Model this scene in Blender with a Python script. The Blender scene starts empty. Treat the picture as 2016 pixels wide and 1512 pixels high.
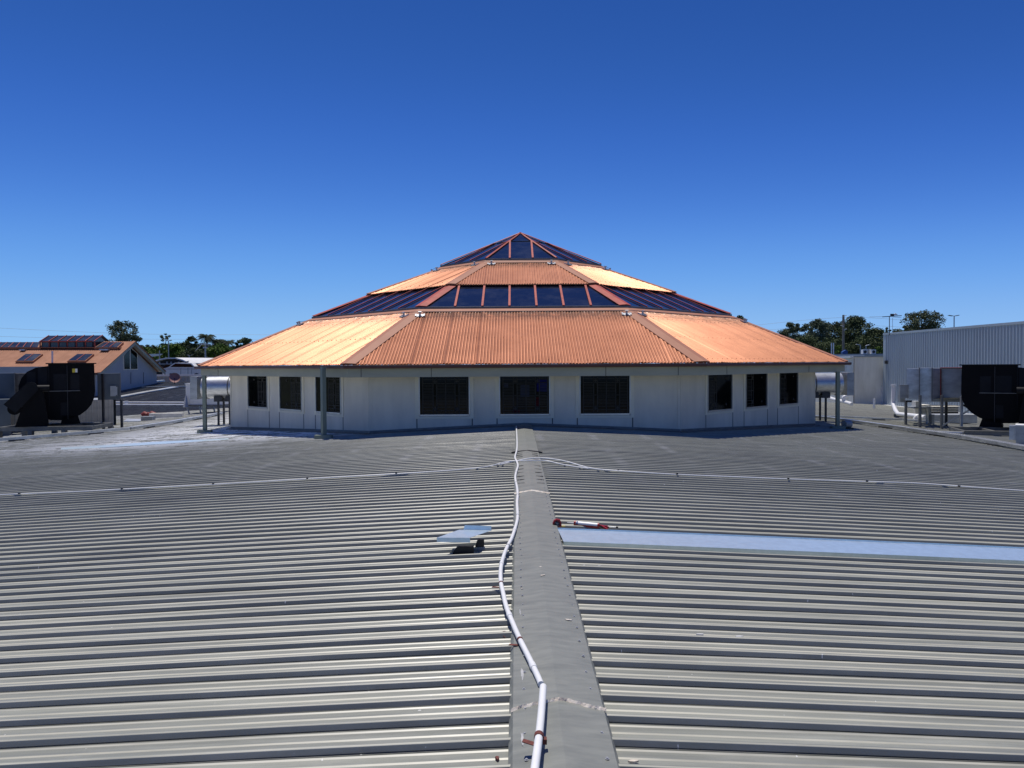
import bpy, math, random
from mathutils import Vector, Matrix
R = math.radians
random.seed(7)
sc = bpy.context.scene
col = sc.collection

# ------------------------------------------------------------------ camera
FPX, YAW, PITCH, ROLL = 1515.0, 0.19, 1.433, -0.355
CAM_ROT = Matrix.Rotation(R(YAW), 3, 'Z') @ Matrix.Rotation(R(90 - PITCH), 3, 'X') @ Matrix.Rotation(R(ROLL), 3, 'Z')
cd = bpy.data.cameras.new('camera'); cam = bpy.data.objects.new('camera', cd); col.objects.link(cam)
cd.sensor_width = 36.0; cd.lens = FPX / 2016 * 36; cd.clip_start = 0.05; cd.clip_end = 6000
cam.matrix_world = CAM_ROT.to_4x4(); sc.camera = cam
sc.render.resolution_x = 1024; sc.render.resolution_y = 768

# ------------------------------------------------------------------ light
SUN = Vector((-0.10, 0.27, 1.0)).normalized()      # direction towards the sun
elev = math.asin(SUN.z); azim = math.atan2(SUN.x, SUN.y)
w = bpy.data.worlds.new('World'); sc.world = w; w.use_nodes = True
nt = w.node_tree; bg = nt.nodes['Background']
sky = nt.nodes.new('ShaderNodeTexSky'); sky.sky_type = 'NISHITA'; sky.sun_disc = False
sky.sun_elevation = elev; sky.sun_rotation = azim
sky.air_density = 1.0; sky.dust_density = 0.0; sky.ozone_density = 3.0; sky.altitude = 100
# grade the clear sky to the deep polarised blue of the day (curves work on the radiance / 10)
sep = nt.nodes.new('ShaderNodeSeparateColor'); cmb = nt.nodes.new('ShaderNodeCombineColor')
nt.links.new(sky.outputs[0], sep.inputs[0])
CURV = {0: (0, [(0, 0), (.10, .009), (.162, .0235), (.222, .047), (.36, .133), (.596, .254), (.796, .29), (1, .31)]),
        1: (1, [(0, 0), (.15, .03), (.28, .0976), (.375, .17), (.549, .352), (.751, .509), (.831, .565), (1, .60)]),
        2: (1, [(0, 0), (.15, .19), (.28, .392), (.375, .59), (.549, .815), (.751, .88), (.831, .925), (1, .95)])}
for ch, (src, pts) in CURV.items():
    dv = nt.nodes.new('ShaderNodeMath'); dv.operation = 'MULTIPLY'; dv.inputs[1].default_value = 0.1; dv.use_clamp = True
    nt.links.new(sep.outputs[src], dv.inputs[0])
    fc = nt.nodes.new('ShaderNodeFloatCurve'); nt.links.new(dv.outputs[0], fc.inputs['Value']); c = fc.mapping.curves[0]
    c.points[0].location = pts[0]; c.points[1].location = pts[-1]
    for p in pts[1:-1]: c.points.new(*p)
    fc.mapping.update()
    mu = nt.nodes.new('ShaderNodeMath'); mu.operation = 'MULTIPLY'; mu.inputs[1].default_value = 10.0
    nt.links.new(fc.outputs[0], mu.inputs[0]); nt.links.new(mu.outputs[0], cmb.inputs[ch])
nt.links.new(cmb.outputs[0], bg.inputs[0])
bg.inputs[1].default_value = 0.10
sd = bpy.data.lights.new('sun', 'SUN'); sd.energy = 4.2; sd.angle = R(0.53); sd.color = (1.0, 0.955, 0.88)
so = bpy.data.objects.new('sun', sd); col.objects.link(so)
so.rotation_euler = SUN.to_track_quat('Z', 'Y').to_euler()
sc.view_settings.view_transform = 'Standard'; sc.view_settings.look = 'None'
sc.view_settings.exposure = 0.0; sc.view_settings.gamma = 1.0

# ------------------------------------------------------------------ materials
def mat(name, base, rough=0.5, metal=0.0, var=0.0, vscale=(2, 2, 2), spec=0.5, bump=0.0, bscale=40, noise_detail=5, base2=None, coat=0.0):
    m = bpy.data.materials.new(name); m.use_nodes = True
    n = m.node_tree.nodes; l = m.node_tree.links; b = n['Principled BSDF']
    b.inputs['Base Color'].default_value = (*base, 1); b.inputs['Roughness'].default_value = rough
    b.inputs['Metallic'].default_value = metal; b.inputs['Specular IOR Level'].default_value = spec
    b.inputs['Coat Weight'].default_value = coat
    if var > 0 or base2:
        tc = n.new('ShaderNodeTexCoord'); mp = n.new('ShaderNodeMapping'); mp.inputs['Scale'].default_value = vscale
        nz = n.new('ShaderNodeTexNoise'); nz.inputs['Scale'].default_value = 1.0; nz.inputs['Detail'].default_value = noise_detail
        nz.inputs['Roughness'].default_value = 0.62
        l.new(tc.outputs['Object'], mp.inputs[0]); l.new(mp.outputs[0], nz.inputs['Vector'])
        cr = n.new('ShaderNodeValToRGB'); l.new(nz.outputs['Fac'], cr.inputs[0])
        b2 = base2 if base2 else tuple(min(1, c * (1 + var)) for c in base)
        b1 = base if base2 else tuple(c * (1 - var) for c in base)
        cr.color_ramp.elements[0].position = 0.35; cr.color_ramp.elements[0].color = (*b1, 1)
        cr.color_ramp.elements[1].position = 0.66; cr.color_ramp.elements[1].color = (*b2, 1)
        l.new(cr.outputs[0], b.inputs['Base Color'])
    if bump > 0:
        tc2 = n.new('ShaderNodeTexCoord'); nb = n.new('ShaderNodeTexNoise'); nb.inputs['Scale'].default_value = bscale
        nb.inputs['Detail'].default_value = 4
        bp = n.new('ShaderNodeBump'); bp.inputs['Strength'].default_value = bump; bp.inputs['Distance'].default_value = 0.01
        l.new(tc2.outputs['Object'], nb.inputs['Vector']); l.new(nb.outputs['Fac'], bp.inputs['Height']); l.new(bp.outputs[0], b.inputs['Normal'])
    return m

def noise_node(n, l, scale, detail=4, rough=0.6, loc=(0, 0, 0)):
    tc = n.new('ShaderNodeTexCoord'); mp = n.new('ShaderNodeMapping')
    mp.inputs['Scale'].default_value = scale; mp.inputs['Location'].default_value = loc
    nz = n.new('ShaderNodeTexNoise'); nz.inputs['Scale'].default_value = 1.0
    nz.inputs['Detail'].default_value = detail; nz.inputs['Roughness'].default_value = rough
    l.new(tc.outputs['Object'], mp.inputs[0]); l.new(mp.outputs[0], nz.inputs['Vector'])
    return nz.outputs['Fac']
def mrange(n, l, src, a, b, lo=0.0, hi=1.0):
    m = n.new('ShaderNodeMapRange'); m.inputs['From Min'].default_value = a; m.inputs['From Max'].default_value = b
    m.inputs['To Min'].default_value = lo; m.inputs['To Max'].default_value = hi; l.new(src, m.inputs['Value']); return m.outputs[0]
def math_node(n, l, op, a, b):
    m = n.new('ShaderNodeMath'); m.operation = op
    for i, s in enumerate((a, b)):
        if isinstance(s, (int, float)): m.inputs[i].default_value = s
        else: l.new(s, m.inputs[i])
    return m.outputs[0]
def mixc(n, l, fac, a, b):
    m = n.new('ShaderNodeMix'); m.data_type = 'RGBA'
    if isinstance(fac, (int, float)): m.inputs[0].default_value = fac
    else: l.new(fac, m.inputs[0])
    for idx, s in ((6, a), (7, b)):
        if isinstance(s, tuple): m.inputs[idx].default_value = (*s, 1)
        else: l.new(s, m.inputs[idx])
    return m.outputs[2]

def roof_metal(name, c0, c1, chalk, left_chalk=True, rough=0.40):
    """weathered grey ribbed sheet: streaks along the ribs, pale dashes on purlin lines, chalky scuffs"""
    m = bpy.data.materials.new(name); m.use_nodes = True
    n = m.node_tree.nodes; l = m.node_tree.links; b = n['Principled BSDF']
    f = noise_node(n, l, (0.35, 7, 1), 5, 0.6)
    c = mixc(n, l, mrange(n, l, f, 0.36, 0.64), c0, c1)
    f2 = noise_node(n, l, (1.6, 60, 1), 3, 0.6, (4, 2, 0))
    c = mixc(n, l, mrange(n, l, f2, 0.5, 0.72, 0, 0.35), c, (0.13, 0.13, 0.125))
    # pale dashes on the purlin lines
    tc = n.new('ShaderNodeTexCoord'); sx = n.new('ShaderNodeSeparateXYZ'); l.new(tc.outputs['Object'], sx.inputs[0])
    if left_chalk:    # darker band along the foot of every rib
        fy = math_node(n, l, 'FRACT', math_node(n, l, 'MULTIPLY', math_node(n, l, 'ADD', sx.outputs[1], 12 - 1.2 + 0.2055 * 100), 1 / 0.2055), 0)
        tone_mix = math_node(n, l, 'MULTIPLY', mrange(n, l, fy, 0.875, 0.93, 0, 1), mrange(n, l, f, 0.3, 0.6, 0.45, 0.8))
        c = mixc(n, l, tone_mix, c, (0.085, 0.088, 0.085))
        glint = None       # sun glints along the raised folds, put into the colour as pale bands
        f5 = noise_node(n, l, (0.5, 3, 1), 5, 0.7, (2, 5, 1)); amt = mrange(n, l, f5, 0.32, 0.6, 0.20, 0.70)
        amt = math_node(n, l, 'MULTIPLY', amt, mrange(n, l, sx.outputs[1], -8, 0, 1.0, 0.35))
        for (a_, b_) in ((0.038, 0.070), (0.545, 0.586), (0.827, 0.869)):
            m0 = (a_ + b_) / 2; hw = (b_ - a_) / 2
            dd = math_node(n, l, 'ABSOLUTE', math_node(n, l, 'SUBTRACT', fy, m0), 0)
            k_ = mrange(n, l, dd, hw * 0.7, hw * 1.15, 1, 0); glint = k_ if glint is None else math_node(n, l, 'MAXIMUM', glint, k_)
        c = mixc(n, l, math_node(n, l, 'MULTIPLY', glint, amt), c, (0.74, 0.71, 0.58))
        f6 = noise_node(n, l, (26, 30, 1), 2, 0.5, (7, 3, 1)); c = mixc(n, l, mrange(n, l, f6, 0.765, 0.785), c, (0.7, 0.7, 0.67))
        f7 = noise_node(n, l, (0.7, 0.9, 1), 4, 0.6, (3, 9, 2)); c = mixc(n, l, mrange(n, l, f7, 0.55, 0.75, 0, 0.35), c, (0.12, 0.12, 0.115))
    fr = math_node(n, l, 'FRACT', math_node(n, l, 'MULTIPLY', math_node(n, l, 'ADD', sx.outputs[0], 60.3), 1 / 1.2), 0)
    d = math_node(n, l, 'ABSOLUTE', math_node(n, l, 'SUBTRACT', fr, 0.5), 0)
    band = mrange(n, l, d, 0.03, 0.10, 1, 0)
    f3 = noise_node(n, l, (0.9, 1.1, 1), 4, 0.7, (9, 1, 0))
    dash = math_node(n, l, 'MULTIPLY', band, mrange(n, l, f3, 0.46, 0.66, 0, 0.55))
    dash = math_node(n, l, 'MULTIPLY', dash, mrange(n, l, sx.outputs[1], -4, 2, 0, 1))
    c = mixc(n, l, dash, c, (0.50, 0.49, 0.46))
    # chalky scuffs, stronger on the old left side close to the rotunda
    f4 = noise_node(n, l, (0.8, 3.2, 1), 7, 0.78, (1, 7, 0))
    s4 = mrange(n, l, f4, 0.49, 0.585)
    if left_chalk:
        far = mrange(n, l, sx.outputs[1], 3.5, 8.5); left = mrange(n, l, sx.outputs[0], -2.5, -5)
        area = math_node(n, l, 'MULTIPLY', far, left)
        lo = mrange(n, l, area, 0, 1, 0.05, 0.55)
        s4 = math_node(n, l, 'MULTIPLY', s4, lo)
        near = math_node(n, l, 'MULTIPLY', mrange(n, l, sx.outputs[1], 5.8, 8.0), mrange(n, l, sx.outputs[0], -3.6, -5.2))
        near = math_node(n, l, 'MULTIPLY', near, mrange(n, l, sx.outputs[0], -15, -11))
        s4 = math_node(n, l, 'MAXIMUM', s4, math_node(n, l, 'MULTIPLY', near, mrange(n, l, f4, 0.43, 0.50, 0, 0.97)))
    else:
        s4 = math_node(n, l, 'MULTIPLY', s4, 0.12)
    c = mixc(n, l, s4, c, chalk)
    l.new(c, b.inputs['Base Color'])
    r = mrange(n, l, f, 0.3, 0.7, rough - 0.06, rough + 0.12); l.new(r, b.inputs['Roughness'])
    b.inputs['Specular IOR Level'].default_value = 0.5
    return m

def terracotta(name, c0, c1, top=None, rough=0.46, metal=0.0, spec=0.5):
    m = bpy.data.materials.new(name); m.use_nodes = True
    n = m.node_tree.nodes; l = m.node_tree.links; b = n['Principled BSDF']
    f = noise_node(n, l, (1.2, 1.2, 1.2), 5, 0.65)
    c = mixc(n, l, mrange(n, l, f, 0.35, 0.65), c0, c1)
    if top:
        tc = n.new('ShaderNodeTexCoord'); sx = n.new('ShaderNodeSeparateXYZ'); l.new(tc.outputs['Object'], sx.inputs[0])
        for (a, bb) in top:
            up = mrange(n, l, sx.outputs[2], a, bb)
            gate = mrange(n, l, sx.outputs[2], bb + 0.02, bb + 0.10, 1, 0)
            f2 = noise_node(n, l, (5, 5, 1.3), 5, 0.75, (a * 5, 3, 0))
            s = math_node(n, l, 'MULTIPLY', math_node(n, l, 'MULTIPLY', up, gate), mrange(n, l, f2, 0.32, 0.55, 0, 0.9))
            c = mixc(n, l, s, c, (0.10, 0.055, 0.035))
            f3 = noise_node(n, l, (14, 14, 2), 3, 0.7, (a, 8, 0))
            s2 = math_node(n, l, 'MULTIPLY', math_node(n, l, 'MULTIPLY', mrange(n, l, sx.outputs[2], bb - 0.07, bb), gate), mrange(n, l, f3, 0.58, 0.64, 0, 0.6))
            c = mixc(n, l, s2, c, (0.75, 0.68, 0.6))
    l.new(c, b.inputs['Base Color']); b.inputs['Roughness'].default_value = rough
    b.inputs['Specular IOR Level'].default_value = spec; b.inputs['Metallic'].default_value = metal
    return m

def glass_mat(name, base, rough=0.04, spec=0.5, tone_mix=0.0, scale=3.0, spots=False):
    m = bpy.data.materials.new(name); m.use_nodes = True
    n = m.node_tree.nodes; l = m.node_tree.links; b = n['Principled BSDF']
    c = base
    f = noise_node(n, l, (scale, scale, scale), 6, 0.7)
    if tone_mix > 0:
        cc = mixc(n, l, mrange(n, l, f, 0.45, 0.75, 0, tone_mix), base, (0.30, 0.31, 0.30))  # dirt film mottled over the glass
        if spots:
            f2 = noise_node(n, l, (9, 9, 9), 5, 0.8, (3, 3, 3))
            cc = mixc(n, l, mrange(n, l, f2, 0.64, 0.68, 0, 0.55), cc, (0.6, 0.6, 0.58))
        l.new(cc, b.inputs['Base Color'])
    else:
        b.inputs['Base Color'].default_value = (*base, 1)
    b.inputs['Roughness'].default_value = rough; b.inputs['Specular IOR Level'].default_value = spec
    return m

M = {}
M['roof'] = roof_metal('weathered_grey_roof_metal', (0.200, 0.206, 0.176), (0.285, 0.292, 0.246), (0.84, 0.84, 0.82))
M['roof_dark'] = roof_metal('dark_roof_metal', (0.05, 0.05, 0.052), (0.085, 0.085, 0.085), (0.30, 0.45, 0.43), False)
M['cap'] = mat('ridge_cap_metal', (0.172, 0.180, 0.162), 0.45, 0, 0, (5, 18, 3), base2=(0.235, 0.242, 0.215), bump=0.35, bscale=7, noise_detail=9)
M['sealant'] = mat('old_sealant', (0.55, 0.47, 0.38), 0.7, base2=(0.75, 0.70, 0.62), vscale=(20, 20, 20), bump=0.5, bscale=60)
M['galv_new'] = mat('new_galvanised', (0.68, 0.80, 0.84), 0.36, 0.75, 0.06, (14, 14, 14))
M['galv'] = mat('galvanised_steel', (0.50, 0.52, 0.54), 0.42, 0.75, 0.22, (3, 3, 6))
M['galv_dull'] = mat('dull_galvanised', (0.36, 0.38, 0.39), 0.5, 0.3, 0.2, (2, 2, 5))
M['steel'] = mat('grey_steel', (0.15, 0.15, 0.145), 0.5, 0.2, 0.2, (4, 4, 4))
M['steel_dark'] = mat('dark_steel', (0.035, 0.035, 0.04), 0.5, 0.2, 0.2, (4, 4, 4))
M['timber'] = mat('weathered_timber', (0.16, 0.145, 0.12), 0.8, 0, 0.3, (2, 9, 9))
M['terra'] = terracotta('faded_terracotta_metal', (0.445, 0.180, 0.088), (0.54, 0.228, 0.116), [(1.10, 1.44), (3.05, 3.32)], 0.47, 0.46, 0.40)
M['terra_cap'] = terracotta('terracotta_flashing', (0.38, 0.17, 0.10), (0.44, 0.205, 0.125), None, 0.6, 0.0, 0.25)
M['terra_house'] = terracotta('terracotta_house_roof', (0.31, 0.135, 0.072), (0.40, 0.185, 0.105), None, 0.7, 0.0, 0.25)
M['redframe'] = mat('red_brown_frame', (0.42, 0.092, 0.062), 0.55, 0, 0.18, (3, 3, 3), spec=0.22)
M['gutter'] = mat('dark_brown_gutter', (0.085, 0.028, 0.02), 0.4, 0, 0.15)
M['fascia'] = mat('grey_green_fascia', (0.37, 0.37, 0.285), 0.6, 0, 0.08, (1, 1, 4))
M['post'] = mat('green_grey_post', (0.20, 0.235, 0.19), 0.55, 0, 0.08, (3, 3, 3))
M['wall'] = mat('fibre_cement_wall', (0.68, 0.64, 0.54), 0.75, 0, 0.10, (1.6, 1.6, 0.5), bump=0.25, bscale=60)
M['trim'] = mat('cream_trim', (0.78, 0.73, 0.58), 0.55, 0, 0.04)
M['groove'] = mat('dark_joint', (0.03, 0.032, 0.04), 0.8)
M['soffit'] = mat('soffit_board', (0.55, 0.53, 0.48), 0.7)
M['glass_dark'] = glass_mat('dark_window_glass', (0.004, 0.005, 0.005), 0.05, 0.14)
M['glass_sky'] = glass_mat('blue_skylight_glass', (0.008, 0.012, 0.030), 0.10, 0.9, 0.10, 1.5, False)
M['glass_dirty'] = glass_mat('dirty_skylight_glass', (0.02, 0.025, 0.04), 0.15, 0.5, 0.25, 1.0, True)
M['grille'] = mat('dark_window_grille', (0.038, 0.038, 0.036), 0.6, spec=0.2)
M['alu'] = mat('aluminium_sill', (0.55, 0.55, 0.54), 0.35, 0.6, 0.1)
M['black'] = mat('black_paint', (0.004, 0.004, 0.005), 0.6, 0, 0.2, (2, 2, 2), spec=0.12)
M['black_lit'] = mat('black_paint_lit', (0.010, 0.011, 0.014), 0.6, 0, 0.3, (2, 2, 2), spec=0.15)  # lighter copy of the black, light on raised parts put into its colour
M['blue_grey'] = mat('blue_grey_duct_paint', (0.10, 0.125, 0.15), 0.5, 0, 0.12, (1.5, 1.5, 1.5))
M['pvc'] = mat('white_pvc', (0.80, 0.80, 0.79), 0.35, 0, 0.03, (6, 6, 6))
M['rust'] = mat('rusty_strap', (0.13, 0.03, 0.02), 0.7, 0, 0.35, (60, 60, 60))
M['white'] = mat('white_paint', (0.74, 0.74, 0.72), 0.5, 0, 0.06, (2, 2, 4))
M['concrete'] = mat('stained_render', (0.70, 0.66, 0.56), 0.85, 0, 0, (1.6, 1.6, 0.35), base2=(0.90, 0.87, 0.78), noise_detail=8, bump=0.3, bscale=12)
M['ribwall'] = mat('blue_grey_cladding', (0.40, 0.46, 0.49), 0.45, 0, 0.06, (0.6, 0.6, 0.3))
M['ribwall2'] = mat('pale_grey_cladding', (0.36, 0.36, 0.35), 0.6, 0, 0.15, (0.6, 0.6, 3))
M['housewall'] = mat('grey_house_wall', (0.42, 0.43, 0.43), 0.8, 0, 0.06, (0.7, 0.7, 0.4))
M['red'] = mat('red_plastic', (0.33, 0.012, 0.015), 0.35)
M['yellow'] = mat('yellow_sticker', (0.60, 0.48, 0.03), 0.5)
M['blackplastic'] = mat('black_plastic', (0.012, 0.012, 0.012), 0.4)
M['blue'] = mat('blue_print', (0.02, 0.07, 0.25), 0.5)
M['redoxide'] = mat('red_sealant', (0.18, 0.02, 0.015), 0.6, 0, 0.3, (9, 9, 9))
M['dish'] = mat('faded_red_dish', (0.33, 0.17, 0.15), 0.7, 0, 0.1)
M['bark'] = mat('bark', (0.20, 0.17, 0.14), 0.9, 0, 0.25, (3, 3, 1))
M['smear'] = mat('thin_pale_smear', (0.26, 0.265, 0.27), 0.6, 0, 0, (30, 12, 5), base2=(0.46, 0.46, 0.46))
M['wood_pole'] = mat('timber_pole', (0.26, 0.22, 0.17), 0.9, 0, 0.2, (4, 4, 1))
M['ground'] = mat('ground_grass_asphalt', (0.07, 0.075, 0.06), 0.95, 0, 0, (0.02, 0.02, 0.02), base2=(0.10, 0.12, 0.05))
M['shade'] = mat('shade_roof_metal', (0.45, 0.48, 0.52), 0.35, 0.6, 0.1)
M['darkinside'] = mat('dark_recess', (0.03, 0.033, 0.035), 0.8)
def leafmat(name, c0, c1):
    m = mat(name, c0, 0.7, 0, 0, (0.9, 0.9, 0.9), base2=c1, noise_detail=3, spec=0.15)
    return m
M['leaf_gum'] = leafmat('gum_leaves', (0.065, 0.082, 0.042), (0.16, 0.18, 0.10))
M['leaf_grey'] = leafmat('grey_green_leaves', (0.075, 0.10, 0.060), (0.16, 0.19, 0.12))
M['leaf_green'] = leafmat('bright_green_leaves', (0.060, 0.11, 0.018), (0.15, 0.22, 0.045))
M['leaf_dark'] = leafmat('dark_leaves', (0.045, 0.065, 0.028), (0.11, 0.14, 0.06))
M['leaf_palm'] = leafmat('palm_leaves', (0.014, 0.026, 0.010), (0.035, 0.055, 0.02))

# ------------------------------------------------------------------ mesh helpers
ORG = {}
def setp(o, label=None, cat=None, group=None, kind=None):
    if label: o['label'] = label
    if cat: o['category'] = cat
    if group: o['group'] = group
    if kind: o['kind'] = kind
    return o
def thing(name, loc, label, cat, group=None):
    o = bpy.data.objects.new(name, None); col.objects.link(o); o.location = loc
    o.empty_display_size = 0.2; ORG[o.name] = Vector(loc)
    return setp(o, label, cat, group)

class MB:
    def __init__(s): s.v = []; s.f = []
    def add(s, vs, fs):
        b = len(s.v); s.v += [tuple(v) for v in vs]; s.f += [tuple(b + i for i in f) for f in fs]; return s
    def box(s, x0, x1, y0, y1, z0, z1):
        return s.add([(x0,y0,z0),(x1,y0,z0),(x1,y1,z0),(x0,y1,z0),(x0,y0,z1),(x1,y0,z1),(x1,y1,z1),(x0,y1,z1)],
                     [(0,3,2,1),(4,5,6,7),(0,1,5,4),(1,2,6,5),(2,3,7,6),(3,0,4,7)])
    def obox(s, c, ax, ay, az):
        """box with centre c and half-axis vectors"""
        c, ax, ay, az = map(Vector, (c, ax, ay, az)); vs = []
        for dz in (-1, 1):
            for dx, dy in ((-1,-1),(1,-1),(1,1),(-1,1)): vs.append(c + ax*dx + ay*dy + az*dz)
        return s.add(vs, [(0,3,2,1),(4,5,6,7),(0,1,5,4),(1,2,6,5),(2,3,7,6),(3,0,4,7)])
    def bar(s, a, b, wd, ht, up=(0, 0, 1)):
        a, b = Vector(a), Vector(b); d = (b - a); L = d.length; d.normalize()
        sd_ = d.cross(Vector(up))
        if sd_.length < 1e-4: sd_ = d.cross(Vector((0, 1, 0)))
        sd_.normalize(); u = sd_.cross(d).normalized()
        return s.obox((a + b) / 2, d * L / 2, sd_ * wd / 2, u * ht / 2)
    def tube(s, pts, r, n=10, caps=True, r1=None):
        pts = [Vector(p) for p in pts]; k = len(pts); rings = []; prev = None
        for i, p in enumerate(pts):
            d = (pts[min(i+1, k-1)] - pts[max(i-1, 0)]).normalized()
            if prev is None:
                a = d.cross(Vector((0, 0, 1)))
                if a.length < 0.05: a = d.cross(Vector((0, 1, 0)))
            else: a = prev - d * prev.dot(d)
            a.normalize(); prev = a; bb = d.cross(a)
            rr = r if r1 is None else r + (r1 - r) * i / (k - 1)
            rings.append([p + (a * math.cos(t) + bb * math.sin(t)) * rr for t in [2*math.pi*j/n for j in range(n)]])
        vs = [v for rg in rings for v in rg]; fs = []
        for i in range(k-1):
            for j in range(n):
                j2 = (j+1) % n; fs.append((i*n+j, i*n+j2, (i+1)*n+j2, (i+1)*n+j))
        if caps: fs.append(tuple(range(n-1, -1, -1))); fs.append(tuple(range((k-1)*n, k*n)))
        return s.add(vs, fs)
    def prism(s, poly, o, ex, ey, ez):
        """2-D outline in the plane (ex, ey) at o, extruded along vector ez"""
        o, ex, ey, ez = map(Vector, (o, ex, ey, ez)); n = len(poly)
        a = [o + ex*p[0] + ey*p[1] for p in poly]; b = [v + ez for v in a]
        fs = [tuple(range(n)), tuple(range(2*n-1, n-1, -1))]
        for i in range(n): j = (i+1) % n; fs.append((i, i+n, j+n, j))
        return s.add(a + b, fs)
    def quad(s, a, b, c, d): return s.add([a, b, c, d], [(0, 1, 2, 3)])
    def slab(s, a, b, c, d, t):
        a, b, c, d = map(Vector, (a, b, c, d)); nn = (b - a).cross(d - a).normalized() * t
        vs = [a, b, c, d, a - nn, b - nn, c - nn, d - nn]
        return s.add(vs, [(0,1,2,3),(7,6,5,4),(0,4,5,1),(1,5,6,2),(2,6,7,3),(3,7,4,0)])
    def build(s, name, m, parent=None, label=None, cat=None, group=None, kind=None, smooth=False, org=None):
        me = bpy.data.meshes.new(name)
        if parent is not None:
            o0 = ORG[parent.name]; loc = Vector((0, 0, 0))
            if org is not None: loc = Vector(org) - o0
            off = o0 + loc
        else:
            if org is None:
                xs = [v[0] for v in s.v]; ys = [v[1] for v in s.v]; zs = [v[2] for v in s.v]
                org = ((min(xs)+max(xs))/2, (min(ys)+max(ys))/2, min(zs))
            loc = Vector(org); off = loc
        me.from_pydata([(v[0]-off.x, v[1]-off.y, v[2]-off.z) for v in s.v], [], s.f)
        me.materials.append(m)
        if smooth:
            me.polygons.foreach_set('use_smooth', [True] * len(me.polygons))
        me.update()
        o = bpy.data.objects.new(name, me); col.objects.link(o); o.location = loc
        if parent is not None: o.parent = parent
        ORG[o.name] = off.copy()
        return setp(o, label, cat, group, kind)

def smooth_angle(o, deg=40):
    me = o.data
    me.polygons.foreach_set('use_smooth', [True] * len(me.polygons))
    try: me.set_sharp_from_angle(angle=R(deg))
    except Exception: pass
    return o

# ------------------------------------------------------------------ where the photograph's lines of sight meet the place
def ray(px, py): return (CAM_ROT @ Vector(((px - 1008) / FPX, -(py - 756) / FPX, -1))).normalized()
def P(px, py, Y): d = ray(px, py); return d * (Y / d.y)
def PL(px, py, p0, n): d = ray(px, py); n = Vector(n); return d * (Vector(p0).dot(n) / d.dot(n))
RX0, RXS = 0.172, 0.0024              # ridge line x = RX0 + RXS*y
PAN = -1.525
def zr(x, y=0):                       # level of the pans of the big roof
    a = abs(x - (RX0 + RXS * min(y, 30)))
    if a <= 10: return PAN - 0.043 * a - 0.001 * a * a
    return PAN - 0.53 - 0.05 * (a - 10)
def G(px, py, dz=0.0):
    d = ray(px, py); t = 5.0
    for _ in range(60):
        p = d * t; z = zr(p.x, p.y) + dz; t = 0.5 * t + 0.5 * (z / d.z)
    return d * t

# ------------------------------------------------------------------ ground
MB().box(-1500, 1500, -300, 3000, -7.4, -7.0).build('ground', M['ground'], kind='structure', org=(0, 0, -7))

# ------------------------------------------------------------------ the big ribbed roof
PITCHR = 0.2055
def profile(idx):
    lap = idx % 2 == 0
    pr = [(0.0035, 0.0), (0.0, 0.0055), (0.0085, 0.0270), (0.0125, 0.0300), (0.017, 0.0312), (0.022, 0.0308), (0.025, 0.027), (0.033, 0.0),
          (0.112, 0.0), (0.1205, 0.0045), (0.150, 0.0035), (0.170, 0.0035), (0.1785, 0.0078), (0.184, 0.0070), (0.189, 0.0005)]
    if lap: pr += [(0.194, 0.0), (0.1945, 0.004), (0.199, 0.004), (0.1995, 0.0)]
    return pr
def ribbed(x_side, y0, y1, name_m, parent, xs):
    mb = MB(); n = int((y1 - y0) / PITCHR); rows = []
    for i in range(n):
        for (u, z) in profile(i): rows.append((y0 + i * PITCHR + u, z, i))
    rows.append((y0 + n * PITCHR, 0, n))
    k = len(xs); vs = []; 
    for (y, z, i) in rows:
        xr = RX0 + RXS * min(y, 30)
        rnd = random.Random(i * 31 + (5 if x_side > 0 else 9)); dzr = rnd.uniform(-0.0015, 0.0015)
        for j, xx in enumerate(xs):
            x = xr + x_side * xx; ww = 0.0016 * math.sin(xx * 1.9 + i * 1.3) + dzr * math.sin(xx * 0.7 + i)
            vs.append((x, y, zr(x, y) + z + ww))
    fs = []
    for r in range(len(rows) - 1):
        for j in range(k - 1):
            a = r * k + j; q = (a, a+1, a+1+k, a+k)
            fs.append(q if x_side > 0 else q[::-1])
    mb.add(vs, fs)
    return mb
roof = thing('ribbed_metal_roof', (0.2, 12, -1.6), 'long shallow grey ribbed metal roof with a central ridge, filling the foreground', 'roof')
XS = [0.14, 0.6, 1.2, 2, 3, 4, 5, 6.2, 7.5, 9, 10.5, 12.5, 15, 18, 21, 24, 28]
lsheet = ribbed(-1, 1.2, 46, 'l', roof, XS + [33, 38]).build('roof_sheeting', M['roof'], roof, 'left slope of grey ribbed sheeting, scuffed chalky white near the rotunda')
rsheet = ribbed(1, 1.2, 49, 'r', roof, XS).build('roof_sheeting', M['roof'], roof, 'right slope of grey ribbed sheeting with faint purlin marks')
# body of the roof down to the ground
bd = MB()
for sx in (-1, 1):
    X = 38 if sx < 0 else 28
    Y1 = 46 if sx < 0 else 49
    bd.add([(0.2, 1.2, -7), (sx*X, 1.2, -7), (sx*X, 1.2, zr(sx*X)-0.05), (0.2, 1.2, PAN-0.05), (0.2, Y1, -7), (sx*X, Y1, -7), (sx*X, Y1, zr(sx*X)-0.05), (0.2, Y1, PAN-0.05)],
           [(0,1,2,3), (4,7,6,5), (1,5,6,2)] if sx > 0 else [(3,2,1,0), (5,6,7,4), (2,6,5,1)])
bd.build('building_wall', M['housewall'], roof)

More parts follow.
